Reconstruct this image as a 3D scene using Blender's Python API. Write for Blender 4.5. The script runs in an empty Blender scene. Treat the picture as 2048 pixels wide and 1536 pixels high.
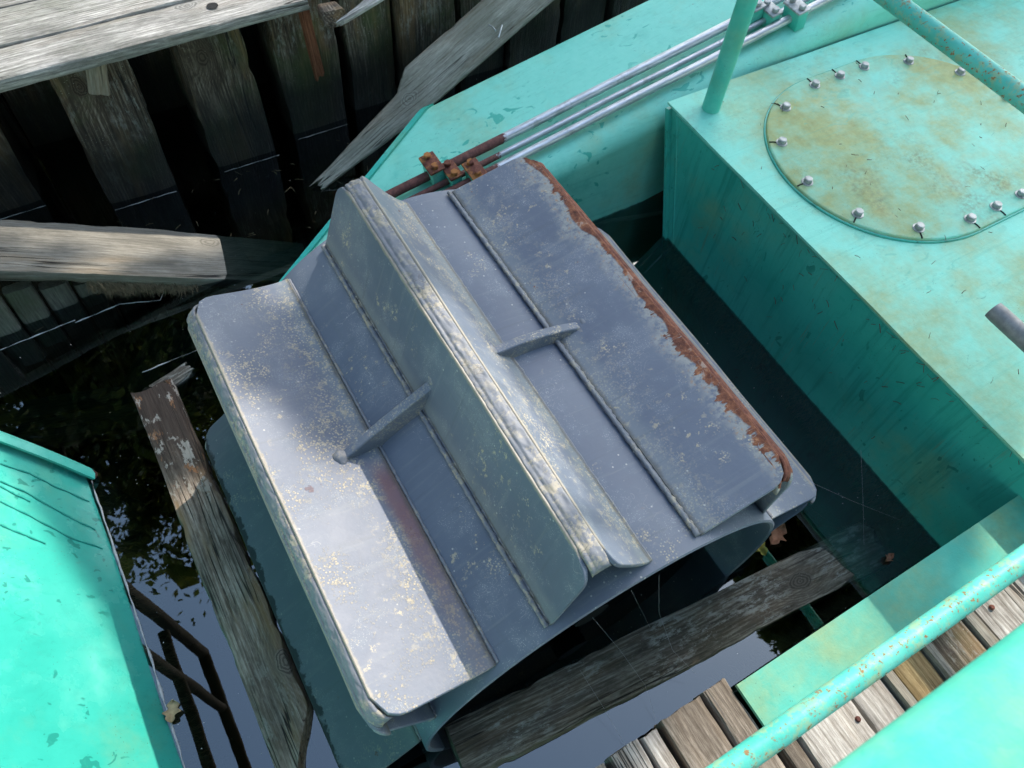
import bpy, bmesh, math, random
from mathutils import Vector, Matrix, noise as mnoise
R = math.radians
scene = bpy.context.scene
COL = scene.collection
# ------------------------------------------------------------------ camera
RIGHT = Vector((0.8630877, -0.50085762, 0.0649713))
DOWN = Vector((-0.39453671, -0.74893489, -0.53238832))
FWD = Vector((0.31531002, 0.43386424, -0.8440032))
H = 2.1
EYE = Vector((0, 0, H))
cam = bpy.data.cameras.new('camera')
cam_o = bpy.data.objects.new('camera', cam)
COL.objects.link(cam_o)
m = Matrix.Identity(4)
for i in range(3):
    m[i][0] = RIGHT[i]; m[i][1] = -DOWN[i]; m[i][2] = -FWD[i]; m[i][3] = EYE[i]
cam_o.matrix_world = m
cam.sensor_width = 36
cam.lens = 36 * 1538 / 2048
cam.clip_start = 0.02
cam.clip_end = 500
cam.dof.use_dof = True
cam.dof.focus_distance = 1.75
cam.dof.aperture_fstop = 7.0
scene.camera = cam_o
# ------------------------------------------------------------------ sky, sun, exposure
SUN = Vector((0.24, 0.13, 0.275)).normalized()
world = bpy.data.worlds.new('World')
scene.world = world
world.use_nodes = True
wt = world.node_tree
sky = wt.nodes.new('ShaderNodeTexSky')
sky.sky_type = 'NISHITA'
sky.sun_disc = False
sky.sun_elevation = math.asin(SUN.z)
sky.sun_rotation = math.atan2(SUN.x, SUN.y)
sky.dust_density = 1.6
sky.ozone_density = 1.0
sky.air_density = 1.7
wt.links.new(sky.outputs[0], wt.nodes['Background'].inputs[0])
wt.nodes['Background'].inputs[1].default_value = 0.15
sl = bpy.data.lights.new('sun', 'SUN')
sl.energy = 2.0
sl.angle = R(0.5)
sl.color = (1.0, 0.90, 0.78)
sun_o = bpy.data.objects.new('sun', sl)
COL.objects.link(sun_o)
sun_o.rotation_euler = SUN.to_track_quat('Z', 'Y').to_euler()
sun_o.location = SUN * 20
vs = scene.view_settings
vs.view_transform = 'Standard'
vs.look = 'None'
vs.gamma = 1
vs.exposure = 1.7
scene.cycles.max_bounces = 10
scene.cycles.transparent_max_bounces = 16

# ------------------------------------------------------------------ helpers
def ray(u, v):
    return (RIGHT * (u - 1024) + DOWN * (v - 768) + FWD * 1538).normalized()
def at(u, v, z=0.0):
    d = ray(u, v)
    return EYE + d * ((z - H) / d.z)
rnd = random.Random(7)

def tag(o, label=None, cat=None, group=None, kind=None):
    if label: o['label'] = label
    if cat: o['category'] = cat
    if group: o['group'] = group
    if kind: o['kind'] = kind
    return o
def empty(name, loc, label, cat, group=None):
    o = bpy.data.objects.new(name, None)
    COL.objects.link(o)
    o.location = loc
    return tag(o, label, cat, group)
def link(name, me, mat, parent=None, smooth=True, mw=None):
    o = bpy.data.objects.new(name, me)
    COL.objects.link(o)
    if mat: me.materials.append(mat)
    if smooth:
        me.polygons.foreach_set('use_smooth', [True] * len(me.polygons))
    if mw is not None: o.matrix_world = mw
    if parent is not None:
        o.parent = parent
        if mw is None:
            # vertices were given in world space: keep them there
            mi = world_of(parent).inverted()
            o.matrix_parent_inverse = mi
        else:
            o.matrix_parent_inverse = world_of(parent).inverted()
    return o
def world_of(o):
    if o.parent is None:
        return Matrix.LocRotScale(o.location, o.rotation_euler, o.scale)
    return world_of(o.parent) @ o.matrix_parent_inverse @ Matrix.LocRotScale(o.location, o.rotation_euler, o.scale)
def pm(verts, faces):
    me = bpy.data.meshes.new('mesh')
    me.from_pydata([tuple(v) for v in verts], [], faces)
    bm = bmesh.new(); bm.from_mesh(me)
    bmesh.ops.recalc_face_normals(bm, faces=bm.faces)
    bm.to_mesh(me); bm.free()
    return me
def sharp(me, deg=35):
    try:
        me.set_sharp_from_angle(angle=R(deg))
    except Exception:
        pass
    return me
def fattr(me, name, vals):
    a = me.attributes.new(name, 'FLOAT', 'POINT')
    a.data.foreach_set('value', vals)

def tube_data(pts, r, seg=16, cap=True, wob=0, seed=0):
    pts = [Vector(p) for p in pts]
    V, F = [], []
    rr = random.Random(seed)
    prev = None
    for i, p in enumerate(pts):
        a = pts[max(i - 1, 0)]; b = pts[min(i + 1, len(pts) - 1)]
        t = (b - a).normalized()
        if prev is None:
            n = t.orthogonal().normalized()
        else:
            n = (prev - t * prev.dot(t)).normalized()
        prev = n
        bn = t.cross(n)
        ri = r[i] if isinstance(r, (list, tuple)) else r
        for k in range(seg):
            an = 2 * math.pi * k / seg
            q = ri * (1 + (rr.uniform(-wob, wob) if wob else 0))
            V.append(p + (n * math.cos(an) + bn * math.sin(an)) * q)
    L = len(pts)
    for i in range(L - 1):
        for k in range(seg):
            k2 = (k + 1) % seg
            F.append((i * seg + k, i * seg + k2, (i + 1) * seg + k2, (i + 1) * seg + k))
    if cap:
        F.append(tuple(range(seg))[::-1]); F.append(tuple((L - 1) * seg + k for k in range(seg)))
    return V, F
def tube(name, pts, r, mat, parent=None, seg=16, cap=True, wob=0, seed=0):
    V, F = tube_data(pts, r, seg, cap, wob, seed)
    return link(name, sharp(pm(V, F), 50), mat, parent)
def seg_pts(a, b, n):
    a, b = Vector(a), Vector(b)
    return [a.lerp(b, i / n) for i in range(n + 1)]

def box_bm(bm, c, s, rot=None, bev=0.0):
    mt = Matrix.Translation(c) @ (rot.to_4x4() if rot else Matrix.Identity(4)) @ Matrix.Diagonal((s[0], s[1], s[2], 1))
    g = bmesh.ops.create_cube(bm, size=1, matrix=mt)
    if bev:
        ed = list({e for v in g['verts'] for e in v.link_edges})
        bmesh.ops.bevel(bm, geom=ed, offset=bev, segments=2, profile=0.5, affect='EDGES')
def box(name, c, s, mat, parent=None, rot=None, bev=0.003):
    bm = bmesh.new(); box_bm(bm, c, s, rot, bev)
    me = bpy.data.meshes.new('mesh'); bm.to_mesh(me); bm.free()
    return link(name, sharp(me), mat, parent)

def grid_shell(P, thick, flip=False):
    """closed thick shell from a grid of points P[i][j]; thickness goes along the local normal"""
    ni, nj = len(P), len(P[0])
    Nn = [[None] * nj for _ in range(ni)]
    for i in range(ni):
        for j in range(nj):
            a = P[min(i + 1, ni - 1)][j] - P[max(i - 1, 0)][j]
            b = P[i][min(j + 1, nj - 1)] - P[i][max(j - 1, 0)]
            n = a.cross(b).normalized()
            Nn[i][j] = -n if flip else n
    V = [P[i][j] for i in range(ni) for j in range(nj)] + [P[i][j] - Nn[i][j] * thick for i in range(ni) for j in range(nj)]
    o = ni * nj
    F = []
    for i in range(ni - 1):
        for j in range(nj - 1):
            a, b, c, d = i * nj + j, i * nj + j + 1, (i + 1) * nj + j + 1, (i + 1) * nj + j
            F.append((a, b, c, d)); F.append((o + d, o + c, o + b, o + a))
    def edge(l):
        for a, b in zip(l[:-1], l[1:]): F.append((a, b, b + o, a + o))
    edge([j for j in range(nj)]); edge([(ni - 1) * nj + j for j in range(nj)])
    edge([i * nj for i in range(ni)]); edge([i * nj + nj - 1 for i in range(ni)])
    return V, F

# ------------------------------------------------------------------ node helper
class G:
    def __init__(s, name):
        s.m = bpy.data.materials.new(name); s.m.use_nodes = True
        s.t = s.m.node_tree; s.n = s.t.nodes; s.bsdf = s.n['Principled BSDF']; s.out = s.n['Material Output']
    def put(s, sock, v):
        if hasattr(v, 'is_output'): s.t.links.new(v, sock)
        elif isinstance(v, (tuple, list)) and len(v) == 3 and sock.type == 'RGBA': sock.default_value = (*v, 1)
        else: sock.default_value = v
    def co(s, kind='Object'): return s.n.new('ShaderNodeTexCoord').outputs[kind]
    def map(s, v, scale=(1, 1, 1), loc=(0, 0, 0), rot=(0, 0, 0)):
        q = s.n.new('ShaderNodeMapping'); s.put(q.inputs[0], v)
        q.inputs['Scale'].default_value = scale; s.put(q.inputs['Location'], loc); q.inputs['Rotation'].default_value = rot
        return q.outputs[0]
    def noise(s, v, scale, detail=4, rough=.55, dist=0):
        q = s.n.new('ShaderNodeTexNoise'); s.put(q.inputs['Vector'], v)
        q.inputs['Scale'].default_value = scale; q.inputs['Detail'].default_value = detail
        q.inputs['Roughness'].default_value = rough; q.inputs['Distortion'].default_value = dist
        return q.outputs['Fac']
    def voro(s, v, scale, feat='F1', out='Distance', rand=1):
        q = s.n.new('ShaderNodeTexVoronoi'); q.feature = feat; s.put(q.inputs['Vector'], v); q.inputs['Scale'].default_value = scale
        q.inputs['Randomness'].default_value = rand
        return q.outputs[out]
    def math(s, op, a, b=0.0, c=None, clamp=False):
        q = s.n.new('ShaderNodeMath'); q.operation = op; q.use_clamp = clamp
        s.put(q.inputs[0], a); s.put(q.inputs[1], b)
        if c is not None: s.put(q.inputs[2], c)
        return q.outputs[0]
    def step(s, v, lo, hi, a=0.0, b=1.0):
        q = s.n.new('ShaderNodeMapRange'); q.interpolation_type = 'SMOOTHSTEP'
        s.put(q.inputs[0], v); s.put(q.inputs[1], lo); s.put(q.inputs[2], hi); s.put(q.inputs[3], a); s.put(q.inputs[4], b)
        return q.outputs[0]
    def mix(s, f, a, b, mode='MIX'):
        q = s.n.new('ShaderNodeMix'); q.data_type = 'RGBA'; q.blend_type = mode
        s.put(q.inputs[0], f); s.put(q.inputs[6], a); s.put(q.inputs[7], b)
        return q.outputs[2]
    def ramp(s, f, stops):
        q = s.n.new('ShaderNodeValToRGB'); s.put(q.inputs[0], f)
        e = q.color_ramp.elements
        while len(e) < len(stops): e.new(.5)
        for el, (p, c) in zip(e, stops): el.position = p; el.color = (*c, 1)
        return q.outputs[0]
    def attr(s, name, obj=False, vec=False):
        q = s.n.new('ShaderNodeAttribute'); q.attribute_type = 'OBJECT' if obj else 'GEOMETRY'; q.attribute_name = name
        return q.outputs['Vector' if vec else 'Fac']
    def sep(s, v, k):
        q = s.n.new('ShaderNodeSeparateXYZ'); s.put(q.inputs[0], v); return q.outputs[k]
    def rand(s): return s.n.new('ShaderNodeObjectInfo').outputs['Random']
    def vmath(s, op, a, b):
        q = s.n.new('ShaderNodeVectorMath'); q.operation = op; s.put(q.inputs[0], a); s.put(q.inputs[1], b)
        return q.outputs['Value' if op in ('DISTANCE', 'LENGTH', 'DOT_PRODUCT') else 'Vector']
    def bump(s, h, strength=.4, dist=.01, normal=None):
        q = s.n.new('ShaderNodeBump'); s.put(q.inputs['Height'], h); q.inputs['Strength'].default_value = strength; q.inputs['Distance'].default_value = dist
        if normal is not None: s.put(q.inputs['Normal'], normal)
        return q.outputs[0]
    def done(s, color, rough=.5, normal=None, metal=0.0, spec=.5, coat=0.0):
        b = s.bsdf
        s.put(b.inputs['Base Color'], color); s.put(b.inputs['Roughness'], rough); s.put(b.inputs['Metallic'], metal)
        s.put(b.inputs['Specular IOR Level'], spec)
        if coat: s.put(b.inputs['Coat Weight'], coat); b.inputs['Coat Roughness'].default_value = .25
        if normal is not None: s.put(b.inputs['Normal'], normal)
        return s.m

# ------------------------------------------------------------------ materials
def rust_color(g, v, k=1.0):
    a = g.math('ADD', g.math('MULTIPLY', g.noise(v, 75 * k, 7, .75), .65), g.math('MULTIPLY', g.noise(v, 17 * k, 5, .65), .4))
    c = g.ramp(a, [(.36, (.028, .014, .012)), (.48, (.13, .045, .026)), (.56, (.21, .080, .042)), (.66, (.36, .17, .085))])
    return g.mix(g.step(g.noise(v, 34, 4, .6), .60, .68), c, (.34, .25, .20))

def mat_wheel():
    g = G('grey_paint')
    v = g.co()
    tip = g.attr('tipd'); root = g.attr('rootd'); rust = g.attr('rust', True); red = g.attr('red', True); lich = g.attr('lichen', True)
    n1 = g.noise(v, 3.5, 5, .6); n2 = g.noise(v, 14, 6, .6); n3 = g.noise(v, 90, 5, .6)
    c = g.ramp(n1, [(.3, (.086, .112, .160)), (.55, (.115, .143, .192)), (.75, (.150, .175, .218))])
    c = g.mix(g.step(n2, .5, .75, 0, .35), c, (.20, .235, .27))
    # scuffed pale band and greenish chalk by the roots
    near = g.step(g.math('ADD', root, g.math('MULTIPLY', n2, -.05)), 0, .035, 1, 0)
    c = g.mix(g.math('MULTIPLY', near, .4), c, (.21, .245, .25))
    # streaky dirt
    st = g.noise(g.map(v, (30, 1.2, 30)), 2, 4, .6)
    c = g.mix(g.step(st, .56, .75, 0, .3), c, (.10, .125, .15))
    st2 = g.noise(g.map(v, (2.2, 42, 2.2)), 1.4, 5, .65)
    c = g.mix(g.step(st2, .54, .72, 0, .28), c, (.21, .235, .245))
    c = g.mix(g.step(g.noise(g.map(v, (3, 60, 3)), 1.1, 4, .6), .58, .7, 0, .25), c, (.075, .095, .11))
    # cream lichen specks, clustered
    clus = g.step(g.noise(v, 6, 5, .7), g.math('SUBTRACT', .60, g.math('MULTIPLY', lich, .13)), g.math('SUBTRACT', .70, g.math('MULTIPLY', lich, .10)))
    rootb = g.math('MULTIPLY', g.step(root, .02, .15, 1, 0), g.math('MULTIPLY', lich, .95))
    clus = g.math('MAXIMUM', clus, g.math('MULTIPLY', rootb, g.step(g.noise(v, 7, 4, .6), .40, .56)))
    sp = g.voro(v, 150)
    dens = g.step(g.noise(v, 55, 4, .7), .5, .62)
    speck = g.math('MULTIPLY', clus, g.math('MAXIMUM', g.step(sp, .24, .38, 1, 0), g.math('MULTIPLY', dens, g.step(g.noise(v, 190, 3, .6), .47, .56))))
    c = g.mix(g.math('MULTIPLY', speck, .85), c, g.mix(n3, (.36, .31, .19), (.58, .52, .40)))
    blt = g.math('MULTIPLY', g.step(g.noise(v, 42, 6, .75), .585, .625), g.step(g.noise(v, 4.5, 3, .6), g.math('SUBTRACT', .55, g.math('MULTIPLY', lich, .10)), .66))
    blt = g.math('MAXIMUM', blt, g.math('MULTIPLY', rootb, g.step(g.noise(v, 48, 6, .75), .55, .60)))
    c = g.mix(g.math('MULTIPLY', blt, .8), c, g.mix(n3, (.30, .26, .16), (.50, .45, .33)))
    # scattered single spots
    sp2 = g.voro(v, 45)
    lone = g.math('MULTIPLY', g.step(g.math('ADD', sp2, g.math('MULTIPLY', g.noise(v, 200, 2), .06)), .10, .15, 1, 0), g.step(g.noise(v, 5, 3), .44, .58))
    c = g.mix(g.math('MULTIPLY', lone, .8), c, (.42, .43, .40))
    dust = g.step(g.voro(v, 260), .16, .28, 1, 0)
    dust = g.math('MULTIPLY', dust, g.step(g.noise(v, 14, 4, .65), .48, .62))
    c = g.mix(g.math('MULTIPLY', dust, .6), c, (.38, .40, .40))
    # red primer showing through
    y = g.sep(v, 1)
    rm = g.math('MULTIPLY', red, g.math('MULTIPLY', g.step(g.math('ADD', root, g.math('MULTIPLY', n2, .03)), .045, .072, 1, 0), g.step(y, .70, .78, 1, 0)))
    rm = g.math('MULTIPLY', rm, g.step(y, .30, .62, .25, 1))
    c = g.mix(g.math('MULTIPLY', rm, .85), c, g.mix(n2, (.10, .06, .08), (.22, .09, .09)))
    # rust along the worn tip edge
    e = g.math('ADD', g.math('MULTIPLY', g.noise(v, 12, 8, .62), .62), g.math('MULTIPLY', g.noise(g.map(v, (5, 55, 5)), 1, 4, .6), .38)); e2 = g.noise(v, 4, 3, .5)
    wid = g.math('MULTIPLY', rust, g.math('ADD', g.math('MULTIPLY', g.step(e, .48, .62), .024), g.math('MULTIPLY', g.step(e2, .52, .68), .018)))
    wid = g.math('ADD', wid, g.math('MULTIPLY', rust, .006))
    dlt = g.math('SUBTRACT', tip, wid)
    spread = g.step(g.math('ADD', dlt, g.math('MULTIPLY', g.noise(v, 40, 6, .7), -.05)), -.025, .03, 1, 0)
    pale = g.math('MULTIPLY', g.math('MULTIPLY', rust, spread), g.step(g.noise(v, 70, 5, .7), .36, .56))
    c = g.mix(g.math('MULTIPLY', pale, .6), c, (.38, .38, .32))
    c = g.mix(g.math('MULTIPLY', g.math('MULTIPLY', pale, g.step(g.noise(v, 110, 4), .55, .65)), .8), c, (.30, .17, .09))
    rr = g.math('MULTIPLY', g.step(dlt, -.002, .003, 1, 0), g.step(rust, .05, .1))
    # a few rust nicks elsewhere
    nick = g.math('MULTIPLY', g.step(g.noise(v, 26, 4, .6), .70, .73), g.step(g.noise(v, 2.5, 2), .45, .6))
    rr = g.math('MAXIMUM', rr, nick)
    c = g.mix(rr, c, rust_color(g, v))
    wornm = g.math('MULTIPLY', g.step(g.math('ADD', tip, g.math('MULTIPLY', g.noise(v, 35, 6, .7), -.018)), -.006, .0, 1, 0), g.step(rust, .1, .3, .75, 0))
    c = g.mix(wornm, c, g.mix(n3, (.20, .19, .15), (.40, .35, .26)))
    # scratches and grime lodged along the roots
    sc = g.noise(g.map(v, (4, 7, 4), rot=(.5, .3, .9)), 3, 2, .5, 1.5)
    scr = g.math('MULTIPLY', g.step(g.math('ABSOLUTE', g.math('SUBTRACT', sc, .5)), .0015, .004, 1, 0), g.step(g.noise(v, 7, 3), .50, .58))
    c = g.mix(g.math('MULTIPLY', scr, .6), c, (.30, .32, .33))
    gm = g.step(g.math('ADD', root, g.math('MULTIPLY', g.noise(v, 30, 5, .7), -.02)), -.008, .004, 1, 0)
    c = g.mix(g.math('MULTIPLY', gm, .7), c, (.07, .065, .05))
    # wetness (the blade that dips into the water)
    wet = g.attr('wet', True); z = g.sep(g.n.new('ShaderNodeNewGeometry').outputs['Position'], 2)
    wl = g.math('ADD', z, g.math('MULTIPLY', g.math('SUBTRACT', g.noise(v, 22, 5, .6), .5), .045))
    wm = g.math('MULTIPLY', wet, g.step(wl, .058, .063, 1, 0))
    c = g.mix(g.math('MULTIPLY', wet, .6), c, (.078, .090, .098))
    c = g.mix(g.math('MULTIPLY', wm, .9), c, (.012, .018, .022))
    hgt = g.math('ADD', g.math('MULTIPLY', n3, .25), g.math('MULTIPLY', speck, .3))
    hgt = g.math('ADD', hgt, g.math('MULTIPLY', rr, g.math('MULTIPLY', g.noise(v, 160, 4, .7), 1.2)))
    hgt = g.math('ADD', hgt, g.math('MULTIPLY', g.noise(v, 7, 3), .9))
    ro = g.math('ADD', g.math('ADD', .40, g.math('MULTIPLY', n2, .22)), g.math('MULTIPLY', g.math('MAXIMUM', g.math('MAXIMUM', rr, speck), wet), .35))
    return g.done(c, ro, g.bump(hgt, .35, .004), spec=.42)

def mat_weld():
    g = G('weld_paint'); v = g.co()
    n = g.noise(v, 55, 3, .55); w = g.voro(g.map(v, (1, .8, 1)), 75, 'SMOOTH_F1')
    c = g.ramp(g.noise(v, 30, 6, .65), [(.3, (.13, .15, .18)), (.55, (.165, .18, .205)), (.75, (.21, .22, .235))])
    c = g.mix(g.math('MULTIPLY', g.math('MULTIPLY', g.step(g.noise(v, 48, 6, .75), .47, .56), g.step(g.noise(v, 7, 5, .7), .42, .58)), .85), c, g.mix(g.noise(v, 50, 3), (.24, .24, .21), (.44, .38, .26)))
    c = g.mix(g.step(g.noise(v, 9, 6, .7), .68, .71), c, rust_color(g, v))
    c = g.mix(g.math('MULTIPLY', g.step(g.voro(v, 60, 'DISTANCE_TO_EDGE'), .0, .05, 1, 0), g.step(g.noise(v, 12, 2), .5, .6, 0, .6)), c, (.10, .09, .08))
    h = g.math('ADD', g.math('MULTIPLY', w, .9), n)
    return g.done(c, .6, g.bump(h, .3, .003), spec=.35)

def mat_green(name, chalk, ochre, seed=0., rub=.3, dark=0., gloss=.32, streak=0., spec=.5):
    g = G(name); v = g.map(g.co(), loc=(seed, seed * 2, seed))
    n1 = g.noise(v, 1.8, 5, .6); n2 = g.noise(v, 6, 7, .62); n3 = g.noise(v, 40, 6, .65); n4 = g.noise(v, 160, 4, .6)
    c = g.ramp(n1, [(.3, (.024, .34, .275)), (.5, (.042, .43, .355)), (.75, (.080, .50, .42))])
    ch = g.step(g.math('ADD', g.math('MULTIPLY', n2, .7), g.math('MULTIPLY', n1, .4)), .72 - chalk * .48, .95 - chalk * .42)
    c = g.mix(g.math('MULTIPLY', ch, .35 + .35 * chalk), c, g.mix(n3, (.18, .65, .52), (.28, .75, .625)))
    if ochre:
        oc = g.step(g.math('ADD', g.noise(v, 2.3, 4, .6), g.math('MULTIPLY', g.math('SUBTRACT', g.noise(v, 11, 8, .72), .5), .40)), .50 - ochre * .16, .80 - ochre * .12)
        c = g.mix(g.math('MULTIPLY', oc, .35 + .5 * ochre), c, g.mix(n3, (.15, .18, .035), (.36, .45, .20)))
        gr = g.step(g.noise(v, 3.1, 6, .7), .52, .74)
        c = g.mix(g.math('MULTIPLY', g.math('MULTIPLY', gr, g.step(g.noise(v, 70, 6, .75), .40, .62)), .5 * ochre), c, (.09, .095, .035))
    # rubbed places where the old dark teal coat shines
    wp = g.math('MULTIPLY', g.step(g.noise(g.map(v, (1, 1.6, 1)), 16, 3, .5, 1.2), .61, .64), g.step(g.noise(v, 2.2, 2), .52, .6))
    c = g.mix(g.math('MULTIPLY', wp, rub), c, (.02, .36, .28))
    if streak:
        sv = g.noise(g.map(v, (26, 26, 1.6)), 1.5, 5, .65)
        c = g.mix(g.step(sv, .50, .68, 0, streak), c, (.010, .17, .135))
        c = g.mix(g.math('MULTIPLY', g.step(g.noise(g.map(v, (70, 70, 3)), 1, 4, .7), .60, .66), g.step(g.noise(v, 2.5, 3), .5, .6, 0, streak)), c, (.16, .13, .06))
        pt = g.math('MULTIPLY', g.step(g.noise(g.map(v, (1, 1.5, 1)), 22, 2, .5, .6), .66, .68), g.step(g.noise(v, 3, 2), .48, .56))
        c = g.mix(g.math('MULTIPLY', pt, .6), c, (.006, .13, .105))
    sc = g.noise(g.map(v, (3, 5, 4), rot=(.2, .4, .6)), 3.3, 2, .5, 1.2)
    scr = g.math('MULTIPLY', g.step(g.math('ABSOLUTE', g.math('SUBTRACT', sc, .5)), .001, .003, 1, 0), g.step(g.noise(v, 4, 3), .52, .60))
    c = g.mix(g.math('MULTIPLY', scr, .5), c, (.02, .22, .17))
    br = g.noise(g.map(v, (3, 70, 70)), 1.4, 4, .6)
    c = g.mix(g.step(br, .52, .72, 0, .22), c, (.04, .36, .27))
    # black pepper dots and small rust
    pep = g.math('MULTIPLY', g.step(g.voro(v, 85), .06, .13, 1, 0), g.step(g.noise(v, 5, 4, .6), .45, .62))
    c = g.mix(g.math('MULTIPLY', pep, .75), c, (.05, .06, .04))
    rs = g.step(g.noise(v, 9, 9, .75), .70, .735)
    c = g.mix(g.math('MULTIPLY', rs, .8), c, g.mix(n3, (.10, .045, .02), (.30, .16, .06)))
    zz = g.math('ADD', g.sep(g.n.new('ShaderNodeNewGeometry').outputs['Position'], 2), g.math('MULTIPLY', g.math('SUBTRACT', n3, .5), .03))
    c = g.mix(g.step(zz, -.012, .006, 1, 0), c, (.018, .020, .012))
    if dark: c = g.mix(dark, c, (.008, .16, .13))
    h = g.math('ADD', g.math('MULTIPLY', n4, .25), g.math('ADD', g.math('MULTIPLY', n2, .6), g.math('MULTIPLY', n1, 2.5)))
    ro = g.math('ADD', gloss, g.math('MULTIPLY', ch, .28))
    return g.done(c, ro, g.bump(h, .25, .006), spec=spec)

def mat_rail():
    g = G('railing_paint'); v = g.co()
    n2 = g.noise(v, 9, 6, .62); n3 = g.noise(v, 55, 5, .6)
    c = g.ramp(n2, [(.3, (.05, .39, .335)), (.55, (.09, .47, .41)), (.75, (.17, .54, .47))])
    msk = g.step(g.noise(v, 3.2, 3, .6), .34, .56)
    rs = g.math('MULTIPLY', g.step(g.noise(v, 95, 5, .7), .575, .615), msk)
    halo = g.math('MULTIPLY', g.step(g.noise(v, 42, 5, .7), .50, .62), msk)
    c = g.mix(g.math('MULTIPLY', halo, .5), c, (.33, .36, .16))
    c = g.mix(g.math('MULTIPLY', rs, .9), c, g.mix(n3, (.12, .045, .02), (.38, .19, .06)))
    return g.done(c, g.math('ADD', .46, g.math('MULTIPLY', rs, .4)), g.bump(g.math('ADD', n3, rs), .3, .003), spec=.25)

def mat_rust(name='rusty_steel', paint=0.):
    g = G(name); v = g.co()
    c = g.ramp(g.noise(v, 45, 7, .7), [(.3, (.05, .02, .018)), (.5, (.13, .048, .035)), (.68, (.23, .10, .06)), (.85, (.36, .2, .11))])
    if paint: c = g.mix(g.step(g.noise(v, 20, 5), .5, .6), c, (.35, .15, .05))
    return g.done(c, .8, g.bump(g.noise(v, 180, 5, .7), .5, .003), spec=.25)
def mat_pipe(name, xrust):
    """galvanised pipe whose lower end has rusted (object x below xrust)"""
    g = G(name); v = g.co()
    x = g.sep(v, 0)
    n = g.noise(g.map(v, (3, 30, 30)), 3, 5, .6)
    zc = g.ramp(n, [(.3, (.33, .36, .38)), (.55, (.50, .53, .56)), (.75, (.66, .68, .70))])
    r = g.ramp(g.noise(v, 60, 6, .7), [(.3, (.05, .02, .02)), (.55, (.13, .05, .042)), (.8, (.24, .11, .08))])
    f = g.step(g.math('ADD', x, g.math('MULTIPLY', g.math('SUBTRACT', g.noise(v, 18, 6, .7), .5), .16)), xrust, xrust + .012, 1, 0)
    dirt = g.step(g.noise(v, 14, 6, .7), .56, .66, 0, .5)
    zc = g.mix(dirt, zc, (.19, .20, .19))
    return g.done(g.mix(f, zc, r), g.step(f, 0, 1, .36, .8), g.bump(g.noise(v, 130, 4), .25, .002), metal=g.step(f, 0, 1, .6, 0))
def mat_zinc():
    g = G('zinc_steel'); v = g.co()
    n = g.noise(v, 60, 5, .6)
    c = g.ramp(n, [(.3, (.20, .23, .24)), (.7, (.42, .45, .46))])
    return g.done(c, .45, g.bump(n, .2, .001), metal=.35)
def mat_greypipe():
    g = G('grey_steel'); v = g.co(); n = g.noise(v, 30, 6, .65)
    return g.done(g.ramp(n, [(.3, (.10, .11, .12)), (.55, (.19, .20, .21)), (.8, (.30, .31, .31))]), .5, g.bump(n, .3, .002), metal=.3)

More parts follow.
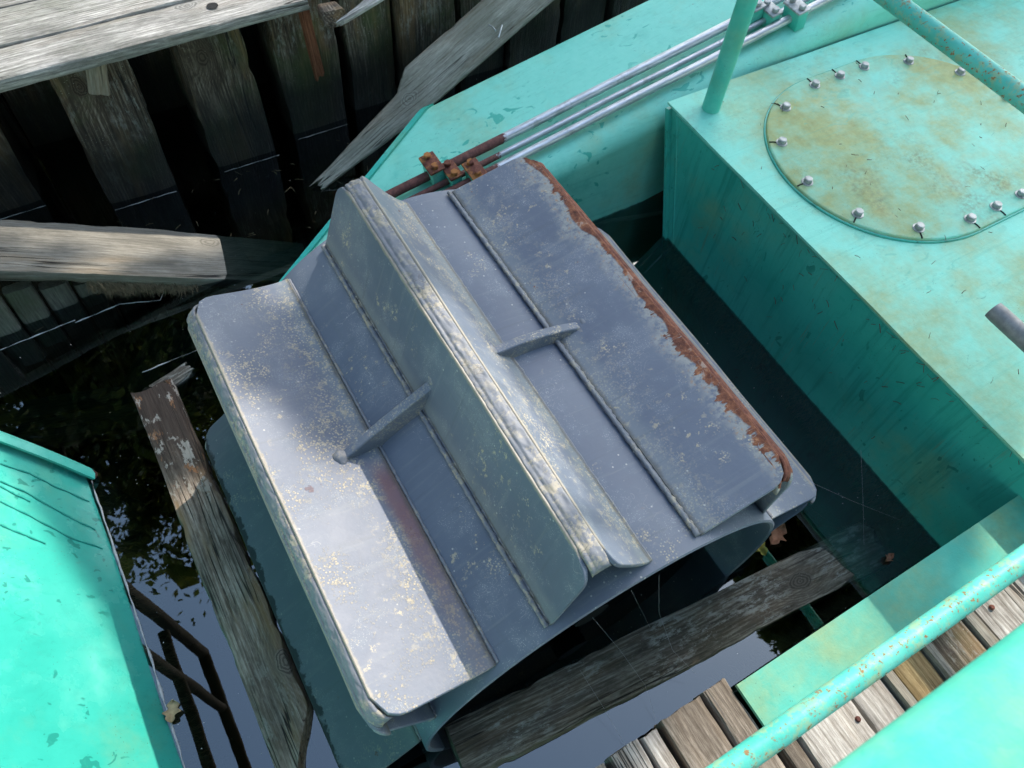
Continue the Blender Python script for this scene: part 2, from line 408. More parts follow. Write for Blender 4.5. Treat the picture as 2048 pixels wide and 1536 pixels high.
def mat_wood(name, dark, mid, light, green=0., wet=0., rough=.8, ring=1.0, tan=0., speck=.0, silver=0., char=0.):
    g = G(name)
    v0 = g.co()
    ofs = g.math('MULTIPLY', g.rand(), 37.0)
    cmb = g.n.new('ShaderNodeCombineXYZ'); g.put(cmb.inputs[0], ofs); g.put(cmb.inputs[1], ofs); g.put(cmb.inputs[2], g.math('MULTIPLY', ofs, .7))
    v = g.vmath('ADD', v0, cmb.outputs[0])
    # a knot bends the grain round it
    kp = g.attr('knot', True, True)
    dk = g.vmath('DISTANCE', g.map(v0, (.6, 1, 1)), g.vmath('MULTIPLY', kp, (.6, 1, 1)))
    dk = g.math('ADD', dk, g.math('MULTIPLY', g.math('SUBTRACT', g.noise(v0, 30, 4, .6), .5), .022))
    kb = g.step(dk, 0.0, .085, 1, 0)
    warp = g.noise(g.map(v, (1.6, 5, 5)), 1, 3, .5)
    yy = g.sep(v, 1); zz = g.sep(v, 2)
    rr_ = g.math('ADD', g.math('ADD', yy, g.math('MULTIPLY', zz, .6)), g.math('ADD', g.math('MULTIPLY', warp, .11 * ring), g.math('MULTIPLY', kb, .055)))
    rings = g.math('SINE', g.math('MULTIPLY', rr_, 520))
    knr = g.math('SINE', g.math('MULTIPLY', dk, 900))
    fine = g.noise(g.map(v, (7, 170, 170)), 1.4, 6, .7)
    med = g.noise(g.map(v, (2.6, 38, 38)), 1.5, 7, .7)
    blot = g.noise(g.map(v, (2.2, 6, 6)), 1.4, 6, .65)
    grit = g.noise(g.map(v, (40, 160, 160)), 1, 4, .7)
    tot = g.math('ADD', g.math('MULTIPLY', rings, .025 * ring), g.math('ADD', g.math('MULTIPLY', fine, .40), g.math('ADD', g.math('MULTIPLY', med, .40), g.math('MULTIPLY', grit, .20))))
    c = g.ramp(tot, [(.36, dark), (.50, mid), (.63, light)])
    c = g.mix(g.step(blot, .44, .62, 0, .75), c, g.mix(.7, c, dark))
    c = g.mix(g.step(g.noise(g.map(v, (3, 9, 9)), 2, 6, .7), .54, .7, 0, .55), c, g.mix(.5, light, mid))
    if tan:
        c = g.mix(g.step(g.noise(g.map(v, (1.3, 8, 8)), 1.6, 5, .6), .48, .66, 0, tan), c, g.mix(fine, (.10, .06, .025), (.34, .22, .10)))
    if silver:
        c = g.mix(g.math('MULTIPLY', g.step(g.noise(g.map(v, (9, 26, 26)), 2, 8, .75), .50, .60), g.step(g.noise(v, 3.5, 4, .6), .46, .6, .0, silver)), c, (.30, .32, .30))
    if green:
        c = g.mix(g.step(g.noise(v, 3.2, 5, .65), .45, .70, 0, green), c, (.045, .075, .018))
    # long drying cracks
    cr = g.noise(g.map(v, (1.0, 30, 30)), 1.2, 2, .5)
    crk = g.math('MULTIPLY', g.step(g.math('ABSOLUTE', g.math('SUBTRACT', cr, .5)), .004, .018, 1, 0), g.step(g.noise(g.map(v, (2, 4, 4)), 1.1, 2), .5, .6))
    c = g.mix(g.math('MULTIPLY', crk, .9), c, (.006, .006, .006))
    kr = g.step(dk, .020, .028, 1, 0)
    c = g.mix(kr, c, g.mix(g.step(knr, -.6, .6), dark, mid))
    c = g.mix(g.math('MULTIPLY', kb, .4), c, mid)
    if char:
        cx = g.math('ADD', g.sep(v0, 0), g.math('MULTIPLY', g.math('SUBTRACT', g.noise(g.map(v0, (3, 14, 14)), 1.5, 6, .7), .5), .55))
        c = g.mix(g.step(cx, char - .16, char + .12, .9, 0), c, g.mix(fine, (.010, .008, .007), (.075, .05, .038)))
        c = g.mix(g.math('MULTIPLY', g.step(g.noise(g.map(v0, (7, 20, 20)), 1.6, 6, .7), .57, .63), g.step(cx, .3, .5, 1, 0)), c, (.24, .12, .06))
        c = g.mix(g.math('MULTIPLY', g.step(g.noise(g.map(v0, (8, 16, 16)), 1.1, 7, .75), .56, .60), g.step(cx, .2, .6, .9, .25)), c, (.36, .34, .30))
    if speck:
        sp = g.math('MULTIPLY', g.step(g.voro(v, 120), .08, .16, 1, 0), g.step(g.noise(v, 6, 4), .46, .6))
        c = g.mix(g.math('MULTIPLY', sp, speck), c, (.45, .47, .44))
    z = g.sep(g.n.new('ShaderNodeNewGeometry').outputs['Position'], 2)
    if wet:
        wl = g.math('ADD', z, g.math('MULTIPLY', g.math('SUBTRACT', g.noise(v0, 14, 5, .6), .5), .09))
        wm = g.step(wl, .0 + wet * .15, .03 + wet * .35, 1, 0)
        c = g.mix(g.math('MULTIPLY', wm, .82), c, (.010, .012, .012))
        ro = g.step(wm, 0, 1, rough, .42)
    else:
        ro = rough
    hh = g.math('ADD', tot, g.math('MULTIPLY', crk, -1.2))
    hh = g.math('ADD', hh, g.math('MULTIPLY', g.noise(v, 60, 4), .2))
    return g.done(c, ro, g.bump(hh, .75, .005), spec=.3)

def mat_water():
    g = G('water')
    g.n.remove(g.bsdf)
    v = g.co()
    b = g.bump(g.math('ADD', g.noise(v, 2.2, 2, .5), g.math('MULTIPLY', g.noise(v, 9, 2, .5), .12)), .03, .02)
    fr = g.n.new('ShaderNodeFresnel'); fr.inputs[0].default_value = 1.48; g.put(fr.inputs['Normal'], b)
    tr = g.n.new('ShaderNodeBsdfTransparent'); tr.inputs[0].default_value = (.46, .53, .52, 1)
    gl = g.n.new('ShaderNodeBsdfGlossy'); gl.inputs['Color'].default_value = (.84, .95, 1.0, 1); gl.inputs['Roughness'].default_value = .0; g.put(gl.inputs['Normal'], b)
    mx = g.n.new('ShaderNodeMixShader')
    g.put(mx.inputs[0], g.math('MULTIPLY', fr.outputs[0], 2.6, clamp=True)); g.t.links.new(tr.outputs[0], mx.inputs[1]); g.t.links.new(gl.outputs[0], mx.inputs[2])
    g.t.links.new(mx.outputs[0], g.out.inputs[0])
    va = g.n.new('ShaderNodeVolumeAbsorption'); va.inputs['Color'].default_value = (.22, .52, .50, 1); va.inputs['Density'].default_value = 11
    g.t.links.new(va.outputs[0], g.out.inputs['Volume'])
    return g.m
def mat_simple(name, c1, c2, scale=20, rough=.8, bump=.3, spec=.3):
    g = G(name); v = g.co(); n = g.noise(v, scale, 6, .65)
    return g.done(g.ramp(n, [(.3, c1), (.7, c2)]), rough, g.bump(n, bump, .005), spec=spec)
def mat_leaf():
    g = G('tree_leaf'); r = g.n.new('ShaderNodeNewGeometry').outputs['Random Per Island']
    c = g.ramp(r, [(0, (.030, .055, .012)), (.5, (.065, .095, .02)), (.85, (.12, .13, .03)), (1, (.17, .14, .03))])
    g.done(c, .6, spec=.3)
    tl = g.n.new('ShaderNodeBsdfTranslucent'); g.put(tl.inputs[0], g.mix(.5, c, (.22, .24, .03)))
    mx = g.n.new('ShaderNodeMixShader'); mx.inputs[0].default_value = .5
    g.t.links.new(g.bsdf.outputs[0], mx.inputs[1]); g.t.links.new(tl.outputs[0], mx.inputs[2]); g.t.links.new(mx.outputs[0], g.out.inputs[0])
    return g.m

M_WHEEL = mat_wheel(); M_WELD = mat_weld()
M_DECK = mat_green('deck_green', 1.05, .9, 3.0)
M_COVER = mat_green('cover_green', .9, 1.35, 9.0)
M_TOP = mat_green('top_rail_green', .5, .2, 51.0, gloss=.6, spec=.15)
M_SIDE = mat_green('hull_green', .05, .12, 5.0, dark=.15, gloss=.22, streak=.38)
M_ARM = mat_green('arm_green', 1.05, .30, 14.0, rub=.85)
M_HULL = mat_green('bow_green', .35, .05, 21.0, gloss=.26, dark=.14, streak=.12, spec=.4)
M_BEAM = mat_green('beam_green', .45, .95, 31.0, dark=.3, gloss=.5, spec=.3)
M_RAIL = mat_rail()
M_CLAMP = mat_green('clamp_green', .5, .2, 41.0)
M_RUST = mat_rust(); M_RUST2 = mat_rust('rusty_clamp', 1)
M_DARKRUST = mat_simple('dark_rust', (.03, .014, .010), (.11, .045, .03), 60); M_ZINC = mat_zinc(); M_GREYPIPE = mat_greypipe()
W_PILE = mat_wood('pile_wood', (.012, .009, .007), (.072, .055, .040), (.27, .235, .19), green=.7, wet=1.0, speck=.8, silver=.4, tan=.5)
W_CAP = mat_wood('cap_wood', (.065, .068, .06), (.25, .25, .24), (.52, .52, .50), green=.25, speck=.35, silver=.35, tan=.12)
W_GREY = mat_wood('grey_wood', (.09, .085, .07), (.19, .18, .15), (.30, .285, .24), tan=.25)
W_LEAN = mat_wood('leaning_wood', (.12, .115, .092), (.27, .265, .225), (.42, .415, .36), ring=.6, green=.15, tan=.2)
W_CHAR = mat_wood('charred_wood', (.035, .026, .019), (.20, .160, .125), (.41, .355, .295), tan=.8, silver=.2, char=.33)
W_DARK = mat_wood('sodden_wood', (.024, .022, .018), (.10, .092, .076), (.30, .295, .255), green=.12, silver=.8, tan=.15, speck=.4)
W_DOCK = mat_wood('dock_wood', (.11, .095, .075), (.33, .31, .28), (.58, .57, .53), tan=.2)
W_BROWN = mat_wood('brown_wood', (.055, .043, .032), (.165, .138, .108), (.34, .30, .25), tan=.25)
W_GOLD = mat_wood('golden_wood', (.09, .06, .025), (.27, .20, .09), (.46, .37, .20), tan=.5)
W_RED = mat_wood('red_wood', (.05, .018, .008), (.14, .05, .025), (.22, .09, .05))
W_SUNK = mat_wood('sunken_wood', (.06, .06, .05), (.14, .14, .12), (.22, .22, .18), green=.4)
M_WATER = mat_water()
M_MUD = mat_simple('mud', (.012, .016, .014), (.035, .04, .034), 4)
M_EARTH = mat_simple('earth', (.02, .018, .014), (.06, .05, .035), 8)
M_BLACK = mat_simple('shade_black', (.004, .005, .006), (.009, .010, .012), 12)  # near black; shade inside drum, pipe and holes put into the colour
M_ALGAE = mat_simple('algae', (.05, .042, .022), (.13, .11, .065), 60)
M_GLINT_SPECK = mat_simple('glint', (.30, .32, .32), (.52, .54, .54), 80, .5)  # pale tone of painted waterline reflections, also of the floating specks
M_LEAF = mat_leaf()
M_BARK = mat_simple('bark', (.04, .03, .02), (.12, .095, .07), 14)
M_FLAKE = mat_simple('pale_streak', (.45, .50, .52), (.65, .7, .72), 90)
M_WEB = mat_simple('web_thread', (.35, .36, .38), (.5, .5, .52), 90)
M_DRIP = mat_simple('drip_paint', (.02, .27, .22), (.03, .33, .27), 40, .35)

# ------------------------------------------------------------------ setting
box('water', (2, 6, -.45), (70, 70, .9), M_WATER, bev=0)['kind'] = 'structure'
def sheet(name, x0, x1, y0, y1, z, mat, n=40, amp=.05, skip=None):
    V = []; F = []
    for i in range(n + 1):
        for j in range(n + 1):
            x = x0 + (x1 - x0) * i / n; y = y0 + (y1 - y0) * j / n
            V.append((x, y, z(x, y) + amp * mnoise.noise(Vector((x * 1.3, y * 1.3, 0)))))
    for i in range(n):
        for j in range(n):
            F.append((i * (n + 1) + j, (i + 1) * (n + 1) + j, (i + 1) * (n + 1) + j + 1, i * (n + 1) + j + 1))
    o = link(name, pm(V, F), mat); o['kind'] = 'structure'; return o
sheet('water_bed', -30, 34, -26, 38, lambda x, y: -.85, M_MUD, 60, .03)
sheet('bank', -14, 16, 3.0, 16, lambda x, y: .15 + min(.4, (y - 3) * .3), M_EARTH, 50, .1)

# ------------------------------------------------------------------ paddle wheel
XC, ZC, Y0, Y1, RD = .55, .183, .248, 1.328, .496
def pol(rad, deg, y=0.0):
    a = R(deg); return Vector((XC + rad * math.cos(a), y, ZC + rad * math.sin(a)))
wheel = empty('paddle_wheel', (XC, (Y0 + Y1) / 2, ZC), 'big grey painted steel paddle wheel with welded blades, half sunk in the dark water', 'paddle wheel')
# drum shell: outer skin and inner skin with rolled ends
V = []; F = []; NS = 128
prof = [(Y0 - .012, RD - .012), (Y0 - .016, RD - .005), (Y0 - .013, RD), (Y0 + .05, RD), (.8, RD), (Y1 - .05, RD), (Y1 + .012, RD), (Y1 + .014, RD - .006), (Y1 + .01, RD - .012), (.8, RD - .012)]
for k in range(NS):
    for (y, r) in prof: V.append(pol(r, 360 * k / NS, y))
npf = len(prof)
for k in range(NS):
    k2 = (k + 1) % NS
    for j in range(npf):
        j2 = (j + 1) % npf
        F.append((k * npf + j, k * npf + j2, k2 * npf + j2, k2 * npf + j))
me = sharp(pm(V, F), 40)
fattr(me, 'tipd', [.3] * len(V)); fattr(me, 'rootd', [.2] * len(V))
drum = link('drum', me, M_WHEEL, wheel); drum['lichen'] = .05
for y in (.36, 1.22):
    V = [Vector((XC, y, ZC))] + [pol(RD - .013, 360 * k / 64, y) for k in range(64)]
    link('end_plate', pm(V, [(0, 1 + k, 1 + (k + 1) % 64) for k in range(64)]), M_BLACK, wheel)  # black colour holds the shade of the drum's inside
tube('axle', [(XC, .30, ZC), (XC, 1.8, ZC)], .05, M_BLACK, wheel, 20)

def corner_y(s, L, rc, pad=0.0):
    """how far the plate's ends draw in near the tip, at distance s from the tip"""
    if s >= rc: return 0.0
    q = rc - s
    return rc - math.sqrt(max(rc * rc - q * q, 0))
def plate(name, prof, parent, thick, flip, rc=.055, ny=60, inset=.004, amp=.0012, seed=0):
    """prof: list of points root -> tip in the xz plane"""
    d = [0]
    for a, b in zip(prof[:-1], prof[1:]): d.append(d[-1] + (b - a).length)
    L = d[-1]
    P = []; td = []; rd = []
    for p, s in zip(prof, d):
        c = corner_y(L - s, L, rc)
        row = []
        for j in range(ny + 1):
            y = Y0 + inset + c + (Y1 - Y0 - 2 * inset - 2 * c) * j / ny
            w = mnoise.noise(Vector((p.x * 3 + seed, y * 3.3, p.z * 3))) * amp * 2
            row.append(Vector((p.x, y, p.z)) + Vector((w, 0, w)))
            ye = min(y - Y0, Y1 - y)
            td.append(min(L - s, 9)); rd.append(s)
        P.append(row)
    V, F = grid_shell(P, thick, flip)
    me = pm(V, F)
    fattr(me, 'tipd', td * 2); fattr(me, 'rootd', rd * 2)
    o = link(name, sharp(me, 40), M_WHEEL, parent)
    md = o.modifiers.new('bevel', 'BEVEL'); md.width = .002; md.segments = 2; md.limit_method = 'ANGLE'; md.angle_limit = R(50)
    return o
def bez(a, b, c, n):
    return [a * (1 - t) ** 2 + b * 2 * t * (1 - t) + c * t * t for t in [i / n for i in range(n + 1)]]
def bead(name, fn, parent, r=.009, seed=0, n=150, strands=1, mat=None):
    """weld bead following fn(t) -> (point, side vector); wavy strands side by side make one mesh"""
    VV, FF = [], []
    for s in range(strands):
        rr = random.Random(seed + s); pts = []; rad = []
        for i in range(n + 1):
            p, side = fn(i / n)
            off = (s - (strands - 1) / 2) * r * 1.75
            pts.append(p + side * (off + .0012 * mnoise.noise(Vector((i * .21, s * 7 + seed, 0)))))
            rad.append(r * (.85 + .45 * mnoise.noise(Vector((i * .55, s * 3.1 + seed, 4)))))
        V, F = tube_data(pts, rad, 10)
        o = len(VV); VV += V; FF += [tuple(q + o for q in f) for f in F]
    return link(name, pm(VV, FF), mat or M_WELD, parent)

BL = [('A', 143.7, .708, 13.2, 13.2), ('B', 101.0, .663, 13.0, 12.3), ('C', 53.0, .641, 20.0, 13.0), ('D', 7.0, .69, 14, 13),
      ('E', 192.5, .700, 13, 15), ('F', 322, .67, 13, 13), ('G', 277, .67, 13, 13), ('H', 234, .67, 13, 13)]
LBL = {'A': 'sunlit grey blade with cream lichen and a red primer streak', 'B': 'central blade standing straight up, thick wrinkled weld on its crest',
       'C': 'blade with a rusty outer edge', 'E': 'greenish blade dipping into the water, wet along its edge', 'D': 'lower blade with rounded corner, below the rusty one'}
def blade(tag_, th, RT, dp, dm):
    half = math.degrees(.0135 / RT)
    tipp, tipm = pol(RT, th + half), pol(RT - .002, th - half)
    rp, rm_ = pol(RD - .002, th + dp), pol(RD - .002, th - dm)
    pf = [rp.lerp(tipp, i / 14) for i in range(15)]
    pb = bez(rm_, pol(RD + .022, th - dm * .62), tipm, 20)
    f = plate('blade', pf, wheel, .010, True, seed=th)
    if tag_ in LBL: f['label'] = LBL[tag_]
    f['rust'] = {'C': 1.0, 'A': .0, 'D': .06}.get(tag_, 0.0); f['lichen'] = {'B': .0, 'C': .35, 'E': .15}.get(tag_, .3); f['wet'] = 1.0 if tag_ == 'E' else 0.0; f['red'] = 0.0
    b = plate('back_plate', pb, f, .010, False, rc=.046 if tag_ == 'B' else .055, seed=th + 9)
    b['rust'] = {'C': 1.0}.get(tag_, 0.0); b['lichen'] = {'A': 1.0, 'B': .8, 'E': .2}.get(tag_, .3); b['red'] = 1.0 if tag_ == 'A' else 0.0; b['wet'] = 1.0 if tag_ == 'E' else 0.0
    # crest weld between the two plates
    mid = pol(RT + .003, th); ax = (tipp - tipm).normalized()
    rc = .055
    rows = []
    NYW = 260; NX = 17
    rad = (mid - Vector((XC, 0, ZC))).normalized()
    for i in range(NYW + 1):
        y = Y0 + .010 + (Y1 - Y0 - .020) * i / NYW
        ce_ = min(y - Y0, Y1 - y) - .006; rq = .046
        drop = corner_y(ce_, 1, rq) if ce_ < rq else 0.0
        row = []
        for k in range(NX):
            u = (k / (NX - 1) - .5)
            h = .003 * (1 - (2 * u) ** 2) + .0018 * mnoise.noise(Vector((u * 4 + th, y * 40, 0))) + .0014 * mnoise.noise(Vector((u * 7 + th, y * 90, 3))) - .003 * math.exp(-((u - .22) / .05) ** 2)
            row.append(Vector((mid.x, y, mid.z)) + ax * u * (.040 if tag_ == 'B' else .036) + rad * (h - .001 - drop - .005 * (abs(u) > .45)))
        rows.append(row)
    V, F = grid_shell(rows, .010)
    me = pm(V, F)
    link('crest_weld', me, M_RUST if tag_ == 'C' else M_WELD, f)
    if tag_ in 'ABCDE':
        def fp(t):
            y = Y0 + .006 + (Y1 - Y0 - .012) * t
            p = pol(RD + .0025, th + dp + .6, y)
            return p, (pol(1, th + dp + 60) - pol(0, 0)).normalized()
        bead('root_weld', fp, f, .0058, int(th), 230, 3, M_WHEEL if False else M_WELD)
        def fm(t):
            y = Y0 + .006 + (Y1 - Y0 - .012) * t
            p = pol(RD + .001, th - dm - .2, y)
            return p, (pol(1, th - dm - 90) - pol(0, 0)).normalized()
        bead('toe_weld', fm, b, .0042, int(th) + 5, 170, 2)
    # stiffener strip under the tip, standing a little outside
    s0 = [pol(RT - .012, th + half * 2.2), pol(RT - .05, th + half * 2.2 + .35)]
    if tag_ in 'ACDE':
        sp = [s0[1].lerp(s0[0], i / 4) for i in range(5)]
        q = plate('edge_strip', sp, f, .009, True, rc=.045, ny=40, inset=-.006, seed=th + 3)
        q['rust'] = {'C': 2.5}.get(tag_, 0.0); q['lichen'] = .3; q['wet'] = f['wet']; q['red'] = 0.0
    return f
for a in BL: blade(*a)

def gusset(y, poly, th=.022):
    """plate across the wheel's axis; poly in the xz plane"""
    V = [Vector((p.x, y - th / 2, p.z)) for p in poly] + [Vector((p.x, y + th / 2, p.z)) for p in poly]
    n = len(poly)
    F = [tuple(range(n)), tuple(range(n, 2 * n))] + [(i, (i + 1) % n, n + (i + 1) % n, n + i) for i in range(n)]
    me = pm(V, F); fattr(me, 'tipd', [.3] * len(V)); fattr(me, 'rootd', [.06] * len(V))
    o = link('gusset', sharp(me, 30), M_WHEEL, wheel); o['lichen'] = .5
    md = o.modifiers.new('bevel', 'BEVEL'); md.width = .003; md.segments = 2; md.limit_method = 'ANGLE'; md.angle_limit = R(40)
    return o
def arc_deg(a0, a1, r, n): return [pol(r, a0 + (a1 - a0) * i / n) for i in range(n + 1)]
# between the sunlit blade and the upright one
def lerp_tip(th, dd, RT, f): return pol(RD, th + dd).lerp(pol(RT, th), f)
pa = lerp_tip(143.7, -13.2, .708, .34); pb_ = lerp_tip(101, 13, .663, .42)
top = bez(pa, (pa + pb_) / 2 + Vector((.012, 0, .016)), pb_, 10)
gusset(.795, top + arc_deg(114.5, 131, RD - .004, 8))
pc = lerp_tip(101, -12.3, .663, .30) + Vector((-.01, 0, 0)); pd = lerp_tip(53, 20, .641, .30)
top = bez(pc, (pc + pd) / 2 + Vector((.010, 0, .030)), pd, 10)
gusset(.80, top + arc_deg(73, 89, RD - .004, 8))
for p, y in ((pa, .795), (pb_, .795), (pd, .80), (pc, .80)):
    bm = bmesh.new(); bmesh.ops.create_icosphere(bm, subdivisions=3, radius=.017, matrix=Matrix.Translation((p.x, y, p.z)) @ Matrix.Diagonal((1, 1.1, .75, 1)))
    for v in bm.verts: v.co += v.normal * .004 * mnoise.noise(v.co * 90)
    me = bpy.data.meshes.new('mesh'); bm.to_mesh(me); bm.free()
    link('weld_knob', me, M_WELD, wheel)
# a pale streak with a rough end on the upright blade
def on_front(u, v, th, dd, RT, lift=.002):
    a, b = pol(RD, th + dd), pol(RT, th + 1.2)
    n = (b - a).cross(Vector((0, 1, 0))).normalized()
    if n.x > 0: n = -n
    d = ray(u, v); t = (a - EYE).dot(n) / d.dot(n)
    return EYE + d * t + n * lift
tube('pale_streak', [on_front(u, v, 101, 13, .663) for u, v in ((934, 826), (938, 812), (943, 800), (948, 786))], [.0025, .005, .0055, .002], M_FLAKE, wheel, 8)

# ------------------------------------------------------------------ tilted arm with pipes
ZT = lambda x: .30 + .185 * (x - 1.0)
arm = empty('support_arm', (2.0, 1.8, .1), 'turquoise steel arm tilting down behind the grey paddle wheel, carrying three pipes', 'support arm')
YA, YB = 1.565, 2.085
XCUT = lambda y: 1.02 - (2.085 - y) / .575
def section():
    r = .07; s = []
    for dz in (-.42, -.30, -.2, -.12): s.append((YA - (0.0), dz))
    for k in range(9):
        a = math.pi - (math.pi / 2) * k / 8
        s.append((YA + r + r * math.cos(a), -r + r * math.sin(a)))
    for y in (1.70, 1.78, 1.88, 1.96, 2.02): s.append((y, 0))
    r2 = .03
    for k in range(5):
        a = math.pi / 2 - (math.pi / 2) * k / 4
        s.append((YB - r2 + r2 * math.cos(a), -r2 + r2 * math.sin(a)))
    for dz in (-.2, -.42): s.append((YB, dz))
    return s
S = section(); V = []; F = []; NXA = 30
for i in range(NXA + 1):
    for (y, dz) in S:
        x0 = XCUT(y); x = x0 + (4.6 - x0) * (i / NXA)
        V.append((x, y, ZT(x) + dz))
ns = len(S)
for i in range(NXA):
    for k in range(ns):
        k2 = (k + 1) % ns
        F.append((i * ns + k, i * ns + k2, (i + 1) * ns + k2, (i + 1) * ns + k))
F.append(tuple(range(ns))); F.append(tuple(NXA * ns + k for k in range(ns)))
link('arm_body', sharp(pm(V, F), 30), M_ARM, arm)
# end flange: a plate across the oblique end, standing proud
cd = Vector((.575, -1, 0)).normalized() * -1
def flange_pts(off, lift):
    pts = []
    for (y, dz) in S:
        x = XCUT(y) - off
        pts.append(Vector((x, y, ZT(x) + dz + (lift if dz > -.13 else 0))))
    return pts
a = flange_pts(.028, .014); b = flange_pts(-.003, .012)
a[0].z = b[0].z = -.2; 
V = a + b; F = [tuple(range(ns)), tuple(range(ns, 2 * ns))] + [(i, (i + 1) % ns, ns + (i + 1) % ns, ns + i) for i in range(ns)]
link('end_flange', sharp(pm(V, F), 30), M_HULL, arm)
P_PIPE = [(1.757, .034, .0160), (1.705, .026, .0105), (1.655, .032, .0145)]
MP = [mat_pipe('pipe_galvanised_%d' % i, x) for i, x in enumerate((1.10, 1.06, 1.03))]
for i, (y, dz, r) in enumerate(P_PIPE):
    pts = seg_pts((.56 + .07 * i, y, ZT(.56 + .07 * i) + dz), (4.5, y, ZT(4.5) + dz), 24)
    pts = [p + Vector((0, .0015 * mnoise.noise(p * 3), .002 * mnoise.noise(p * 2.3 + Vector((5, 0, 0))))) for p in pts]
    o = tube('hydraulic_pipe', pts, r, MP[i], arm, 20)
    o['label'] = ['outer thick pipe, rusted at its lower end', 'thin middle pipe, rusted at its lower end', 'inner pipe beside the rounded edge'][i]
# a weld seam of grime between the pipes
def clamp(x, i, plate_mat, body_mat, bolt_mat, w=.072):
    y, dz, r = P_PIPE[i]
    rot = Matrix.Rotation(-math.atan(.185), 3, 'Y')
    hz = dz + r + .022
    c = Vector((x, y, ZT(x)))
    up = rot @ Vector((0, 0, 1)); ex = rot @ Vector((1, 0, 0))
    hw = .040 if r > .012 else .035; ln = .030 + r
    b_ = box('pipe_clamp', c + up * (hz / 2), (hw * 1.1, ln * 1.75, hz), body_mat, arm, rot, .004)
    box('clamp_plate', c + up * (hz + .005), (hw * 1.35, ln * 1.95, .009), plate_mat, b_, rot, .003)
    for s in (-1, 1):
        bolt('bolt', c + up * (hz + .009) + Vector((0, s * ln * .58, 0)), up, .0125, .011, bolt_mat, b_, .0)
def bolt(name, c, up, r, h, mat, parent, washer=.017, seed=0):
    bm = bmesh.new()
    q = up.to_track_quat('Z', 'Y').to_matrix().to_4x4()
    if washer:
        mt = Matrix.Translation(c + up * .0015) @ q
        bmesh.ops.create_cone(bm, cap_ends=True, segments=28, radius1=washer, radius2=washer * .95, depth=.003, matrix=mt)
    mt = Matrix.Translation(c + up * (h / 2 + .003)) @ q @ Matrix.Rotation(seed, 4, 'Z')
    g = bmesh.ops.create_cone(bm, cap_ends=True, segments=6, radius1=r, radius2=r, depth=h, matrix=mt)
    bmesh.ops.bevel(bm, geom=list({e for v in g['verts'] for e in v.link_edges}), offset=r * .05, segments=1, affect='EDGES')
    mt = Matrix.Translation(c + up * (h + .0035)) @ q
    bmesh.ops.create_cone(bm, cap_ends=True, segments=24, radius1=r * .82, radius2=r * .74, depth=.0016, matrix=mt)
    me = bpy.data.meshes.new('mesh'); bm.to_mesh(me); bm.free()
    return link(name, sharp(me, 30), mat, parent)
for i, x in ((0, .862), (1, .905), (2, .965)): clamp(x, i, M_RUST2, M_CLAMP, M_RUST2)
for i, x in ((0, 2.13), (1, 2.17), (2, 2.24)): clamp(x, i, M_ZINC, M_CLAMP, M_ZINC)

# ------------------------------------------------------------------ right pontoon
ZD = .475
pon = empty('pontoon', (2.6, .8, 0), 'big turquoise pontoon with a bolted oval hatch and a mossy stained deck', 'pontoon')
XL = 1.635
def rake(z): return 1.364 + (1.535 - 1.364) * z / ZD
V = []; F = []
zs = [-.6, -.2, 0, .1, .2, .3, .4, ZD - .006]; ys = [i / 24 for i in range(25)]
# near (-x) side as a gently buckled sheet
Pg = []
for z in zs:
    row = []
    for t in ys:
        y = -1.2 + (rake(z) + 1.2) * t
        row.append(Vector((XL + .006 * mnoise.noise(Vector((y * 2.2, z * 2.5, 1))) * min(1, (ZD - z) * 6), y, z)))
    Pg.append(row)
V, F = grid_shell(Pg, .008, True)
link('side_plate', sharp(pm(V, F), 40), M_SIDE, pon)
Pg = [[Vector((XL + (6.4 - XL) * t, rake(z), z)) for t in ys] for z in zs]
V, F = grid_shell(Pg, .008)
link('end_plate', sharp(pm(V, F), 40), M_SIDE, pon)
# deck sheet with its small overhang and a dent along the near edge
Pg = []
for i in range(61):
    row = []
    x = XL - .012 + (6.4 - XL) * (i / 60) ** 1.6
    for j in range(49):
        y = -1.2 + (1.552 + 1.2) * j / 48
        w = .004 * mnoise.noise(Vector((x * 1.8, y * 1.8, 0)))
        if i < 8: w -= .006 * max(0, mnoise.noise(Vector((y * 3.5, 2, 0)))) * (1 - i / 8)
        row.append(Vector((x, y, ZD + w)))
    Pg.append(row)
V, F = grid_shell(Pg, .008)
link('deck_plate', sharp(pm(V, F), 40), M_DECK, pon)
# vertical corner strip and its weld
tube('corner_weld', [(XL - .003, rake(z) - .03, z) for z in (-.3, 0, .1, .2, .3, .4, .462)], .007, M_SIDE, pon, 8, wob=.15)
box_pts = [(XL - .012, rake(z) + .01, z) for z in (-.3, -.1, .1, .3, .46)]
V, F = tube_data(box_pts, .012, 4); link('corner_strip', sharp(pm(V, F), 30), M_SIDE, pon)
tube('edge_weld', [(XL - .006, -1.2 + 2.7 * i / 60, ZD - .012 + .001 * mnoise.noise(Vector((i * .9, 0, 0)))) for i in range(61)], .005, M_CLAMP, pon, 8, wob=.2)
